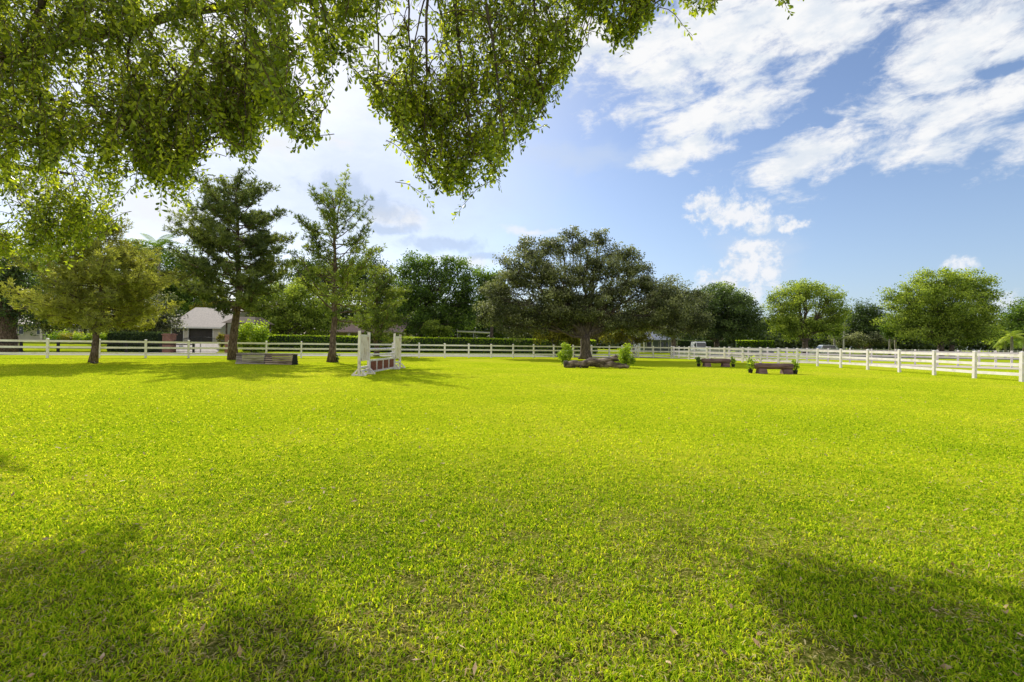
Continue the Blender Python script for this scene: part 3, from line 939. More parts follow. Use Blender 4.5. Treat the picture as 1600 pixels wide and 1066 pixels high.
# front wall pieces around the doors
xs = [GX0, doors[0][0], doors[0][1], doors[1][0], doors[1][1], GX1]
for a, b in ((xs[0], xs[1]), (xs[2], xs[3]), (xs[4], xs[5])): mb.box(a, b, GY0, GY0 + 0.25, ZB - .4, he)
for a, b in doors: mb.box(a, b, GY0 + 0.002, GY0 + 0.248, ZB + dz, he - .001)
mb.box(GX0 + .001, GX0 + .25, GY0 + 0.25, GY1, ZB - .4, he); mb.box(GX1 - .25, GX1 - .001, GY0 + 0.25, GY1, ZB - .4, he)
mb.box(GX0 + .25, GX1 - .25, GY1 - .25, GY1 - .001, ZB - .4, he)
ym = (GY0 + GY1) / 2
for x in (GX0 + .002, GX1 - .2):
    mb._add([(x, GY0 + .01, he), (x, GY1 - .01, he), (x, ym, hr - .2), (x + .19, GY0 + .01, he), (x + .19, GY1 - .01, he), (x + .19, ym, hr - .2)],
            [(0, 2, 1), (3, 4, 5), (0, 1, 4, 3), (1, 2, 5, 4), (2, 0, 3, 5)])
mb.build('wall', M['cream'], gar)
mb = MB(); gable_roof(mb, GX0, GX1, GY0, GY1, he, hr, 0.4, 0.14); mb.build('roof', M['shingle'], gar)
mb = MB(); mb.box(GX0 - .42, GX1 + .42, GY0 - .46, GY0 - .41, he - .42, he - .2); mb.build('fascia', M['trimw'], gar)
for a, b in doors:
    mb = MB()
    for k in range(4):
        z = ZB + dz / 4 * k
        mb.box(a, b, GY0 + .12, GY0 + .16, z + .01, z + dz / 4 - .01)
    mb.box(a, b, GY0 + .161, GY0 + .18, ZB, ZB + dz)
    mb.build('door', M['garagedoor'], gar)
    mb = MB()
    mb.box(a - .1, a, GY0 - .03, GY0 + .1, ZB, ZB + dz + .1); mb.box(b, b + .1, GY0 - .03, GY0 + .1, ZB, ZB + dz + .1); mb.box(a, b, GY0 - .028, GY0 + .1, ZB + dz, ZB + dz + .1)
    mb.build('door_frame', M['trimw'], gar)
lx = (doors[0][1] + doors[1][0]) / 2
mb = MB(); mb.lathe((lx, GY0 - .1, ZB + 1.65), [(.03, 0), (.1, .05), (.12, .3), (.04, .38)], 8); mb.build('lantern', M['black'], gar)

hs = empty('house', (0, 0, 0), 'long cream bungalow with shaded windows behind the bronze tree', 'house')
HX0, HX1 = GX1 * 0 - 78.0, GX0 - 0.3
HY0, HY1 = 64.0, 74.0
mb = MB(); mb.box(HX0, HX1, HY0, HY1, ZB - .4, he); mb.build('wall', M['cream'], hs)
mb = MB(); gable_roof(mb, HX0, HX1, HY0 - 1.5, HY1, he - .05, he + 1.3, 0.5, 0.14); mb.build('roof', M['shingle'], hs)
for k, x in enumerate(np.linspace(HX0 + 3, HX1 - 2, 9)):
    w = MB(); w.box(x - .75, x + .75, HY0 - .06, HY0 - .02, ZB + .8, ZB + 2.1)
    w.box(x - .03, x + .03, HY0 - .075, HY0 - .061, ZB + .8, ZB + 2.1)
    wo = w.build('window', M['trimw'], hs)
    for sgn in (-1, 1):
        q = MB(); q.box(x + sgn * .37 - .28, x + sgn * .37 + .28, HY0 - .08, HY0 - .062, ZB + .9, ZB + 2.0); q.build('pane', M['glass'], wo)
for px in (66, 103, 125, 140):
    x = G(px, 62.6)[0]
    q = MB(); q.box(x - .16, x + .16, HY0 - 1.6, HY0 - 1.28, ZB - .2, he - .35); q.build('column', M['cream'], hs)

# grey blue bungalow under the oak
b0, b1 = G(1004, 92)[0], G(1060, 92)[0]
hb = empty('house', (0, 0, 0), 'small grey blue bungalow with white porch posts seen under the oak', 'house')
mb = MB(); mb.box(b0, b1, 93.5, 101, -.1, 2.7); mb.build('wall', M['bluewall'], hb)
mb = MB(); gable_roof(mb, b0, b1, 92, 101, 2.75, 4.3, 0.4, 0.14); mb.build('roof', M['steel'], hb)
for k in range(5):
    x = b0 + .3 + (b1 - b0 - .6) * k / 4
    q = MB(); q.box(x - .07, x + .07, 91.9, 92.05, 0, 2.6); q.build('porch_post', M['trimw'], hb)
for x in (b0 + 1.7, b0 + 4.2, b0 + 5.6):
    w = MB(); w.box(x - .55, x + .55, 93.42, 93.48, .9, 2.2); wo = w.build('window', M['trimw'], hb)
    q = MB(); q.box(x - .47, x + .47, 93.39, 93.418, .98, 2.12); q.build('pane', M['glass'], wo)

# house with columns behind the hedge
c0, c1 = G(500, 84)[0], G(625, 84)[0]
hc = empty('house', (0, 0, 0), 'villa with faded pink roof and pale columns behind the long hedge', 'house')
mb = MB(); mb.box(c0, c1, 86.5, 95, -.1, 3.3); mb.build('wall', M['cream'], hc)
mb = MB(); gable_roof(mb, c0, c1, 84, 95, 3.4, 5.6, 0.5, 0.15); mb.build('roof', M['pinkroof'], hc)
for px in (510, 545, 579, 592, 607, 622):
    x = G(px, 84)[0]; q = MB(); q.box(x - .22, x + .22, 83.9, 84.34, 0, 3.15); q.build('column', M['trimw'], hc)
for px in (530, 560, 600):
    x = G(px, 86)[0]
    w = MB(); w.box(x - .9, x + .9, 86.4, 86.48, .5, 2.5); wo = w.build('window', M['trimw'], hc)
    q = MB(); q.box(x - .8, x + .8, 86.37, 86.398, .6, 2.4); q.build('pane', M['glass'], wo)

# brown thatched shelter behind the tall pine
s0, s1 = G(353, 57)[0], G(396, 57)[0]
sh = empty('shelter', (0, 0, 0), 'open shelter with brown thatched roof behind the tall pine', 'shelter')
zt, zb_ = P(372, 495, 58)[2], P(372, 505, 57)[2]
mb = MB(); mb.hexa([(s0 - .3, 56.5, zb_), (s1 + .3, 56.5, zb_), (s1 + .3, 61.5, zb_), (s0 - .3, 61.5, zb_)],
                   [(s0 + .5, 58.2, zt), (s1 - .5, 58.2, zt), (s1 - .5, 59.8, zt), (s0 + .5, 59.8, zt)])
mb.build('roof', M['shedroof'], sh)
for x in (s0 + .1, s1 - .1):
    for y in (56.9, 61.1):
        q = MB(); q.tube([(x, y, 0), (x, y, zb_ + .05)], [.11, .1], 8); q.build('support_post', M['bark'], sh)

# low carport with a white roof edge among the dark trees
k0, k1 = P(714, 516.5, 76), P(766, 519, 76)
cp = empty('carport', (0, 0, 0), 'low carport with thin white roof edge among dark trees', 'carport')
mb = MB(); mb.hexa([(k0[0], 76, k0[2] - .22), (k1[0], 76, k1[2] - .22), (k1[0], 80, k1[2] - .22), (k0[0], 80, k0[2] - .22)],
                   [(k0[0], 76, k0[2]), (k1[0], 76, k1[2]), (k1[0], 80, k1[2]), (k0[0], 80, k0[2])])
mb.build('roof', M['trimw'], cp)
for x in (k0[0] + .1, (k0[0] + k1[0]) / 2, k1[0] - .1):
    for y in (76.2, 79.8):
        q = MB(); q.box(x - .06, x + .06, y - .06, y + .06, 0, k1[2] - .2); q.build('support_post', M['steel'], cp)

# ================================================================== JUMP (white, red panels)
XA = (-6.42, 19.35); XB = (-6.22, 25.7)
jd = np.array([XB[0] - XA[0], XB[1] - XA[1]]); JL = np.linalg.norm(jd); jang = math.atan2(jd[1], jd[0])


def standard(label, u0, u1, board_z):
    """wing standard between distances u0..u1 along the jump; inner side faces the rails"""
    a = np.array(XA) + jd / JL * u0
    r = empty('jump_standard', (a[0], a[1], 0), label, 'jump standard', 'wing standards of the white jump', jang)
    w = u1 - u0
    for x, h in ((0.05, 1.9), (w - .05, 1.86)):
        q = MB(); q.box(x - .055, x + .055, -.05, .05, 0.07, h); q.build('post', M['jump_white'], r, bevel=.006)
    q = MB()
    n = 5
    for k in range(n):
        x0 = .107 + (w - .214) * k / n; x1 = .107 + (w - .214) * (k + 1) / n - .008
        q.box(x0, x1, -.015, .015, board_z, 1.66)
    q.build('board_panel', M['jump_board'], r)
    q = MB(); q.box(.105, w - .105, -.03, .03, 1.662, 1.75); q.build('top_rail', M['jump_white'], r)
    for z in (.30, .16) if board_z > .6 else (.30,):
        q = MB(); q.box(.105, w - .105, -.03, .03, z, z + .085); q.build('cross_rail', M['jump_white'], r)
    for x in (0.05, w - .05):
        q = MB(); q.box(x - .05, x + .05, -.3, .3, 0.0, .068)
        q.hexa([(x - .04, -.28, .07), (x + .04, -.28, .07), (x + .04, -.21, .07), (x - .04, -.21, .07)], [(x - .04, -.1, .26), (x + .04, -.1, .26), (x + .04, -.052, .26), (x - .04, -.052, .26)])
        q.hexa([(x - .04, .21, .07), (x + .04, .21, .07), (x + .04, .28, .07), (x - .04, .28, .07)], [(x - .04, .052, .26), (x + .04, .052, .26), (x + .04, .1, .26), (x - .04, .1, .26)])
        q.build('foot', M['jump_white'], r)
    return r


standard('nearer tall white wing standard with peeling cream board', 0.0, 1.25, 0.62)
standard('farther tall white wing standard at the far end of the rails', JL - 1.2, JL, 0.55)
U0, U1 = 1.27, JL - 1.22


def jump_pole(label, z, r_, off):
    a = np.array(XA) + jd / JL * (U0 - .02)
    q = MB(); L = U1 - U0 + .04
    q.tube([(0, 0, 0), (L * .5, 0, -.015), (L, 0, 0)], [r_, r_, r_], 12)
    o = q.build('jump_pole', M['jump_white'], None, smooth=False, loc=(a[0] + off, a[1], z))
    o.rotation_euler = (0, 0, jang)
    tag(o, label, 'pole', 'white poles of the jump')
    # cups on the inner posts
    return o


jump_pole('thicker upper white pole of the jump', 1.10, .058, 0)
jump_pole('thinner lower white pole of the jump just above panel', .86, .042, 0)
a = np.array(XA) + jd / JL * U0
gt = empty('jump_filler', (a[0], a[1], 0), 'white framed jump filler with four red brown slatted panels', 'jump panel', None, jang)
L = U1 - U0
q = MB(); q.box(0, L, -.04, .04, .56, .64); q.box(0, L, -.04, .04, .05, .13)
npn = 4
for k in range(npn + 1):
    x = (L - .1) * k / npn
    q.box(x, x + .1, -.038, .038, .132, .558)
q.build('frame', M['jump_white'], gt)
for k in range(npn):
    x0 = (L - .1) * k / npn + .102; x1 = (L - .1) * (k + 1) / npn - .002
    q = MB(); nz = 6
    for j in range(nz):
        z = .134 + (.422) * j / nz
        q.box(x0, x1, -.02, .02, z + .006, z + .422 / nz - .004)
    o_ = q.build('filler_slats', solid('red_brown_slat', [(0.3, (0.19, 0.055, 0.035)), (0.7, (0.34, 0.12, 0.08))], 5, .8) if k == 0 else bpy.data.materials['red_brown_slat'], gt)
    q = MB(); q.box(x0, x1, .021, .03, .134, .556); q.build('backing', M['oldwood'], gt)

# ================================================================== COOP JUMP (two grey boxes)
def coop(label, pxa, pxb, Y, ya, wm='oldwood'):
    a, b = G(pxa, Y), G(pxb, Y + ya)
    d = b - a; L = np.linalg.norm(d)
    r = empty('coop_jump', a, label, 'coop jump', 'grey wooden coop jumps', math.atan2(d[1], d[0]))
    W, H, T_ = .34, .60, .22
    for sgn, nm in ((-1, 'boards'), (1, 'boards')):
        q = MB(); n = 5
        for k in range(n):
            u, v = k / n + .03, (k + 1) / n - .03
            y0, y1 = sgn * (W + (T_ - W) * u), sgn * (W + (T_ - W) * v)
            z0, z1 = H * u, H * v
            j = random.uniform(-.012, .012)
            lo = sorted([y0, y1 + sgn * 0])
            q.hexa([(0 + j, y0 - sgn * .02, z0), (L - .02 + j, y0 - sgn * .02, z0), (L - .02 + j, y0 + sgn * .012, z0), (j, y0 + sgn * .012, z0)] if sgn > 0 else
                   [(0 + j, y0 + sgn * .012, z0), (L - .02 + j, y0 + sgn * .012, z0), (L - .02 + j, y0 - sgn * .02, z0), (j, y0 - sgn * .02, z0)],
                   [(0 + j, y1 - sgn * .02, z1), (L - .02 + j, y1 - sgn * .02, z1), (L - .02 + j, y1 + sgn * .012, z1), (j, y1 + sgn * .012, z1)] if sgn > 0 else
                   [(0 + j, y1 + sgn * .012, z1), (L - .02 + j, y1 + sgn * .012, z1), (L - .02 + j, y1 - sgn * .02, z1), (j, y1 - sgn * .02, z1)])
        q.build('board_face', M[wm], r)
    q = MB(); q.box(-.02, L, -T_ - .03, T_ + .03, H + .002, H + .05); q.build('top_board', M[wm], r)
    for x in (.03, L - .08):
        q = MB()
        q.hexa([(x, -W + .05, 0), (x + .05, -W + .05, 0), (x + .05, W - .05, 0), (x, W - .05, 0)], [(x, -T_ + .02, H), (x + .05, -T_ + .02, H), (x + .05, T_ - .02, H), (x, T_ - .02, H)])
        q.build('end_frame', M['blackwood'], r)


coop('weathered grey coop jump section beside the tall pine', 373, 418, 27.9, .1)
coop('browner coop jump section next to its grey twin', 419.5, 462, 27.9, -.25, 'oldwood_b')

# ================================================================== LOG JUMPS
def log_jump(label, px0, px1, Y, yaw=0.0):
    a, b = G(px0, Y), G(px1, Y + yaw)
    d = b - a; L = np.linalg.norm(d)
    r = empty('log_jump', a, label, 'log jump', 'low brown log jumps', math.atan2(d[1], d[0]))
    q = MB(); n = 9
    q.tube([(L * k / n, random.gauss(0, .008), .405 + random.gauss(0, .006)) for k in range(n + 1)], [.165 * (0.93 if k in (0, n) else 1) for k in range(n + 1)], 16, True, .03)
    q.build('log', M['brownlog'], r, smooth=True)
    for x0, x1 in ((.12, .58), (L - .55, L - .06)):
        q = MB()
        q.hexa([(x0, -.24, 0), (x1, -.24, 0), (x1, .24, 0), (x0, .24, 0)], [(x0 + .02, -.16, .27), (x1 - .02, -.16, .27), (x1 - .02, .16, .27), (x0 + .02, .16, .27)])
        q.build('support_block', M['brownlog'], r, bevel=.015)


log_jump('smaller looking brown log jump farther back in the oak shade', 1097, 1140.5, 32.4)
log_jump('nearer brown log jump on two blocks in full sun', 1180, 1238.5, 25.0, -.15)


def potted(label, px, Y, h, w, seed, mat='bushy', pot=True, nst=7, leaf=.16, dens=1.0):
    R = np.random.default_rng(seed)
    g = G(px, Y)
    r = empty('potted_plant', g, label, 'potted plant', 'potted shrubs dressing the jumps')
    if pot:
        q = MB(); q.lathe((0, 0, 0), [(.095, 0), (.125, .18), (.135, .185), (.135, .205), (.115, .205), (.105, .18)], 14); q.build('pot', M['pot'], r)
    st = MB(); C = []; D = []
    for k in range(nst):
        a = R.uniform(0, 2 * PI); rad = R.uniform(.1, 1) * w / 2; hh = h * R.uniform(.55, 1)
        p0 = np.array([0, 0, .16 if pot else 0]); p1 = np.array([math.cos(a) * rad, math.sin(a) * rad * .8, hh])
        pts = curve_pts(p0, p1, 5, 0.05, .03)
        st.tube(pts, [.012 - .0015 * i for i in range(6)], 5, False)
        m = int(16 * dens)
        for j in range(m):
            u = .25 + .75 * (j + 1) / m
            i = min(4, int(u * 5)); f = u * 5 - i
            p = pts[i] * (1 - f) + pts[i + 1] * f
            C.append(p + R.normal(size=3) * .035 * (1 + w)); D.append(R.uniform(.2, .9))
    C = np.array(C)
    V, Fc = leaf_quads(C, leaf, .6, .8)
    link('foliage', np_mesh('foliage', V, [Fc], np.repeat(np.array(D), 4)), FO[mat], r)
    st.build('stems', M['bark'], r, smooth=True)


potted('dark leaved plant in black pot left of the shaded log jump', 1092, 32.4, .76, .42, 21, 'midg', nst=8)
potted('leafy potted plant right of the shaded log jump', 1146, 32.4, .74, .6, 22, 'bushy', nst=9)
potted('sprawling yellow green potted plant left of the sunny log jump', 1173, 25.3, .95, .95, 23, 'bushy', nst=11)
potted('sparse potted plant at right end of the sunny log jump', 1243, 24.9, .74, .55, 24, 'bushy', nst=8)


def shrub(name, label, px, Y, h, w, mat, n=900, leaf=.12, cat='shrub', stems=True, seed=1, z0=None):
    R = np.random.default_rng(seed)
    g = G(px, Y)
    r = empty(name, g, label, cat)
    k = 34
    d = unit(R.normal(size=(k, 3))); rr = R.uniform(.3, 1, k) ** .5
    c = d * rr[:, None] * np.array([w / 2, w / 2, h * .42]) + np.array([0, 0, h * .56])
    idx = np.repeat(np.arange(k), n // k)
    C = c[idx] + R.normal(size=(len(idx), 3)) * w * np.array([.07, .07, .12])
    C[:, 2] = np.maximum(C[:, 2], .05)
    V, Fc = leaf_quads(C, leaf, .5, .9)
    T = np.clip(.35 + .4 * (C[:, 2] / h - .4) + R.normal(size=len(C)) * .2, 0, 1)
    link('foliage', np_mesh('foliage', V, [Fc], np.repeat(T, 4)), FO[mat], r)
    q = MB()
    for j in range(14):
        e = c[j]
        q.tube(curve_pts((R.normal() * .05, R.normal() * .05, 0), e, 4, .03, .03), [.02, .016, .012, .009, .006], 5, False)
    q.build('stems', M['bark'], r, smooth=True)


shrub('shrub', 'rounded yellow green shrub behind the cut end of the fallen log', 883, 30.6, 1.5, .95, 'bushy', 1500, .13, seed=4)
shrub('shrub', 'bright round shrub behind the forked end of the fallen log', 980, 29.6, 1.38, 1.2, 'bushy', 1700, .14, seed=5)
shrub('shrub', 'big spiky yellow green shrub between tall pine and hedge', 394, 53, 3.2, 3.4, 'bushy', 4500, .28, seed=6)
shrub('shrub', 'tiny weedy shrub growing at foot of the slender pine', 527, 31.8, .62, .42, 'midg', 260, .12, seed=7)
for i, (px, Y, h, w, mt, lb) in enumerate((
        (92, 60, 1.1, 2.6, 'hedge', 'low dark green bush beside house columns'),
        (112, 59.5, .95, 2.2, 'yellow', 'low yellow bush in front of the house wall'),
        (130, 59, 1.0, 2.2, 'bushy', 'low lime bush left of the bronze tree trunk'),
        (160, 59, 1.05, 2.4, 'bushy', 'low lime bush right of the bronze tree trunk'),
        (172, 60, 1.0, 2.2, 'hedge', 'low green bush next to the dark hedge'),
        (347, 58, 1.8, 1.2, 'yellow', 'small yellow bush at the corner of the garage'))):
    shrub('shrub', lb, px, Y, h, w, mt, 1200, .2, seed=30 + i)

# fallen log
lg = empty('fallen_log', G(930, 28.4), 'knobbly fallen tree log with a raised forked end', 'log')


def lw(px, py, dy=0.0):
    return P(px, py, 28.4 + dy) - np.array(G(930, 28.4))


q = MB()
cx = [(883, 570.5, 0, .19), (890, 570, 0, .21), (898, 568.5, 0, .22), (906, 569.5, 0.05, .19), (914, 569, .1, .23), (921, 566.5, .1, .27), (928, 566, .1, .29), (936, 568, .1, .27),
      (946, 569.5, .08, .22), (956, 569.5, 0, .20), (966, 571, -.1, .17), (976, 572.5, -.15, .13), (985, 574, -.2, .08)]
pts = [lw(a, b, c) for a, b, c, r in cx]; rad = [c[3] for c in cx]
P2 = []; R2 = []
for i in range(len(pts) - 1):
    for k in range(3):
        t = k / 3; P2.append(pts[i] * (1 - t) + pts[i + 1] * t + rng.normal(size=3) * .012); R2.append((rad[i] * (1 - t) + rad[i + 1] * t) * random.uniform(.93, 1.08))
for p in P2: p[2] = max(p[2], 0.12)
q.tube(P2, R2, 16, True, .07)
q.tube([lw(932, 567), lw(944, 565, .1), lw(953, 562.5, .15), lw(960, 559.5, .15), (lw(964, 555.5, .1))], [.24, .2, .17, .17, .13], 12, True, .12)
q.tube([lw(955, 561), lw(962, 562, -.1), lw(967, 563, -.2)], [.11, .1, .07], 8, True, .1)
q.tube([lw(896, 571, -.1), lw(899, 576, -.35)], [.06, .04], 6, True, .1)
q.tube([lw(906, 571, -.1), lw(908, 576, -.35)], [.06, .04], 6, True, .1)
q.build('log', M['fallen'], lg, smooth=True)
q = MB(); e0 = lw(881, 569); e1 = lw(886.5, 568.8)
e0[2] = max(e0[2], .18); e1[2] = max(e1[2], .2)
q.tube([e0, e1], [.2, .215], 16, True, .04); q.build('cut_end', M['cut'], lg)

# small fallen twigs beside the bronze tree
q = MB(); g0 = G(149, 25.8)
q.tube([(-.25, 0, .03), (-.1, .05, .1), (.0, .0, .04), (.2, -.05, .08), (.42, 0, .03)], [.02, .035, .03, .025, .012], 6, True, .1)
q.tube([(-.35, .1, .1), (-.15, .05, .03), (.05, .1, .02)], [.03, .035, .02], 6, True, .1)
o = q.build('fallen_branch', M['cut'], None, True, loc=g0)
tag(o, 'short broken branch lying on the lawn near the bronze tree', 'branch')

# ================================================================== VEHICLES far off
def car(name, label, px, Y, yaw, paint, L=4.6, W=1.85, H=1.75, van=False):
    g = G(px, Y)
    r = empty(name, g, label, 'car' if not van else 'van', None, yaw)
    prof = ([(-L / 2, .35), (-L / 2, .95), (-L / 2 + .15, 1.05), (-L / 2 + .55, H * .93), (-L / 2 + .9, H), (L * .12, H), (L * .28, 1.08), (L / 2 - .12, .95), (L / 2, .7), (L / 2, .35)] if not van else
            [(-L / 2, .35), (-L / 2, H - .2), (-L / 2 + .2, H), (L * .2, H), (L * .33, 1.25), (L / 2 - .08, 1.1), (L / 2, .8), (L / 2, .35)])
    q = MB(); n = len(prof)
    for sx, ins in ((-W / 2, 0), (W / 2, 0)):
        for x, z in prof:
            k = .12 if z > 1.2 else 0
            q.v.append((x, sx * (1 - k), z))
    q.f.append(tuple(range(n))); q.f.append(tuple(reversed(range(n, 2 * n))))
    for i in range(n):
        j = (i + 1) % n; q.f.append((j, i, n + i, n + j))
    q.build('body', M[paint], r, bevel=.05)
    for sg in (-1, 1):
        y = sg * (W / 2 * .93 + .005)
        q = MB()
        z0, z1 = 1.1, H - .12
        xs_ = [(-L / 2 + .7, L * .13)] if not van else [(L * .02, L * .2)]
        for x0, x1 in xs_:
            a = [(x0 - .1, sg * (W / 2 - .01), z0), (x1 + .35, sg * (W / 2 - .01), z0), (x1, sg * (W / 2 * .885), z1), (x0 + .15, sg * (W / 2 * .885), z1)]
            q._add([(p[0], p[1] + sg * .02, p[2]) for p in a], [(0, 1, 2, 3)] if sg < 0 else [(3, 2, 1, 0)])
        q.build('side_window', M['glass'], r)
        for x in (-L * .31, L * .31):
            q = MB(); q.tube([(x, sg * (W / 2 - .2), .33), (x, sg * (W / 2 + .01), .33)], [.33, .33], 18); w_ = q.build('wheel', M['rubber'], r)
            q = MB(); q.tube([(x, sg * (W / 2 + .012), .33), (x, sg * (W / 2 + .03), .33)], [.2, .19], 14); q.build('rim', M['steel'], w_)
    q = MB(); xa, xb = (L * .12 + .07, L * .28 + .02) if not van else (L * .2 + .06, L * .33 + .03)
    zt = H - .1; zb = 1.14 if not van else 1.32
    q._add([(xb + .0, -W / 2 * .86, zb), (xb, W / 2 * .86, zb), (xa, W / 2 * .8, zt), (xa, -W / 2 * .8, zt)], [(0, 1, 2, 3)])
    q.build('windscreen', M['glass'], r)
    for sg in (-1, 1):
        q = MB(); q.box(L / 2 - .02, L / 2 + .012, sg * W * .36 - .18, sg * W * .36 + .18, .68, .86); q.build('headlight', M['steel'], r)


car('parked_car', 'silver car parked behind the far fence beneath the bright green tree', 1288, 90, math.radians(172), 'carsilver', 4.7, 1.9, 1.95)
car('parked_van', 'small white van parked in front of the dark trees', 1092.5, 78, math.radians(-97), 'carwhite', 4.6, 1.75, 2.15, van=True)

# utility pole
up_ = empty('utility_pole', G(1318.5, 96), 'slim pale utility pole beside the bright green tree', 'pole')
q = MB(); q.tube([(0, 0, -.1), (0, 0, 6.5)], [.17, .13], 10); q.build('shaft', M['paleconcrete'], up_)
q = MB(); q.box(-.6, .6, -.05, .05, 6.0, 6.1); q.build('crossarm', M['oldwood'], up_)

# ================================================================== HEDGES
hedge('hedge', 'long clipped bright green hedge behind the back fence', (G(378, 59.5)[0], 60.0), (13.0, 72.5), 1.6, 2.13, 'hedge', .16, 95)
hedge('hedge', 'dark box hedge between brick pillar and bronze tree', (G(178, 50)[0], 50.0), (G(257, 49)[0], 49.0), 1.6, 2.1, 'dark', .16, 110, top_light=True)
hedge('hedge', 'sunny clipped hedge below dark trees right of the van', (G(1150, 103)[0], 103.0), (G(1208, 101)[0], 101.0), 1.6, 2.8, 'hedge', .24, 60)
hedge('hedge', 'shaded dark hedge behind the white van', (G(1040, 96)[0], 98.0), (G(1148, 98)[0], 102.5), 1.6, 2.6, 'dark', .24, 50)

# ================================================================== TREES ON THE LAWN
pine('pine_tree', 'broad bronze yellow feathery tree at the left of the lawn', 146, 27.6, (160, 346),
     [(0, 60, 60), (.3, 105, 95), (.42, 142, 120), (.5, 130, 142), (.6, 100, 118), (.7, 84, 92), (.85, 56, 64), (1, 14, 16)], 'cypress', 1.15, 8.5, 92, .26, first=.27, rise=.22, bare=.22, seed=3,
     needle=10, wid=.016, tb=.5, sub=10)
pine('pine_tree', 'tallest dark pine with straight trunk beside the coop jumps', 365, 33.6, (374, 284),
     [(0, 40, 30), (.28, 76, 60), (.4, 90, 84), (.5, 80, 78), (.62, 86, 84), (.73, 92, 74), (.82, 62, 58), (.92, 38, 40), (1, 14, 18)], 'pine', 1.35, 11.5, 104, .27, first=.28, rise=.38, seed=8,
     needle=12, wid=.019, sub=9)
pine('pine_tree', 'slender pine with sparse open top behind the white jump', 518, 31.6, (522, 306),
     [(0, 40, 40), (.28, 66, 80), (.45, 74, 84), (.6, 56, 84), (.72, 54, 90), (.85, 52, 46), (.95, 26, 24), (1, 8, 8)], 'pine_b', 1.05, 9.5, 68, .26, first=.27, rise=.6, seed=13,
     bare=.4, needle=10, wid=.018, sub=8)
pine('pine_tree', 'low light green pine behind the top of the white jump', 588, 46, (588, 418),
     [(0, 30, 30), (.2, 45, 52), (.4, 50, 55), (.7, 42, 50), (.9, 22, 22), (1, 8, 8)], 'pine_b', 1.3, 7, 62, .3, first=.14, rise=.3, bare=.2, seed=17, needle=9, wid=.022)

tree('oak_tree', 'spreading grey green live oak with thick trunk above the fallen log', 915, 45.5,
     [(912, 382, 30, 20), (935, 372, 16, 14), (895, 368, 18, 12), (838, 398, 44, 24), (868, 385, 24, 16), (808, 430, 42, 34), (782, 465, 36, 30), (768, 490, 24, 22), (860, 440, 52, 38),
      (930, 420, 44, 34), (972, 398, 26, 20), (992, 425, 26, 22), (1012, 445, 22, 18), (975, 455, 46, 34), (1030, 475, 40, 32), (1062, 485, 26, 26), (905, 470, 60, 36), (840, 492, 52, 28), (800, 508, 34, 24),
      (960, 500, 46, 20), (1010, 505, 44, 22), (885, 505, 36, 16), (1050, 512, 26, 16)],
     'oak', 'bark', 1050, 110, .72, .19, 17, fork=2.3, tb=.44, tv=.24, limbs=.35, depth=1.0, flat=.65)

# ================================================================== BACKGROUND TREES
BG = 'trees beyond the paddock fences'
tree('oak_tree', 'dark oak with massive reddish trunk at far left edge', 8, 44, [(10, 440, 50, 42), (40, 480, 40, 35), (-30, 470, 50, 50), (-60, 430, 50, 60), (20, 415, 40, 30)], 'dark', 'bark_pine', 200, 80, 1.0, .2, 30, fork=3.6, group=BG)
tree('oak_tree', 'low rounded dark oak in front of the cream house', 150, 52, [(150, 488, 42, 26), (200, 488, 45, 30), (243, 492, 34, 30), (255, 508, 24, 18), (105, 492, 42, 24), (75, 500, 30, 20), (180, 465, 50, 22), (215, 510, 30, 14)], 'oak', 'bark', 330, 80, .8, .19, 9, fork=3.0, group=BG, tb=.36)
tree('broadleaf_tree', 'olive tree crown between the bronze tree and tallest pine', 250, 84, [(225, 412, 35, 38), (285, 425, 42, 42), (318, 440, 30, 34), (255, 455, 50, 34), (200, 430, 40, 45), (300, 470, 50, 22)], 'midg', 'bark', 280, 80, 1.5, .33, 8, group=BG, tb=.42)
palm('palm_tree', 'tall royal palm rising behind the bronze tree', 243, 78, 388, 36, 'midg', 22, 4, droop=1.3)
tree('broadleaf_tree', 'dense dark tree filling behind the bronze tree crown', 90, 88, [(60, 430, 60, 50), (120, 440, 60, 50), (20, 440, 55, 60), (170, 440, 50, 50)], 'midg', 'bark', 170, 80, 1.8, .36, 8, group=BG, tb=.4)
tree('broadleaf_tree', 'bright green broad tree right of the tallest pine', 445, 72, [(405, 482, 30, 26), (432, 468, 34, 26), (462, 462, 36, 28), (495, 476, 40, 30), (430, 502, 55, 24), (500, 505, 40, 22)], 'bright', 'bark', 300, 80, 1.1, .27, 8, group=BG, tb=.4)
tree('broadleaf_tree', 'dark tree standing behind the slender pine', 480, 92, [(475, 430, 36, 40), (520, 440, 45, 45), (565, 432, 40, 42), (600, 450, 40, 40), (540, 490, 60, 34)], 'dark', 'bark', 260, 80, 1.7, .36, 9, group=BG, tb=.5)
tree('broadleaf_tree', 'reddish bronze small tree behind the thatched shelter', 360, 80, [(352, 478, 28, 20), (372, 490, 28, 16), (330, 485, 25, 20)], 'yellow', 'bark', 90, 70, 1.1, .28, 6, group=BG, tb=.35)
tree('broadleaf_tree', 'tall dark tree with bright top left of the live oak', 655, 78, [(650, 418, 32, 22), (700, 422, 42, 24), (680, 455, 62, 34), (640, 465, 38, 40), (725, 465, 38, 36), (690, 500, 70, 25), (735, 435, 20, 20)],
     'midg', 'bark', 330, 85, 1.35, .30, 11, group=BG, tb=.36, tv=.22)
tree('broadleaf_tree', 'shadowy low tree mass directly behind the long hedge', 700, 90, [(640, 505, 50, 22), (700, 508, 55, 22), (760, 505, 45, 25), (800, 500, 40, 30)], 'dark', 'bark', 200, 80, 1.5, .33, 8, group=BG, tb=.3)
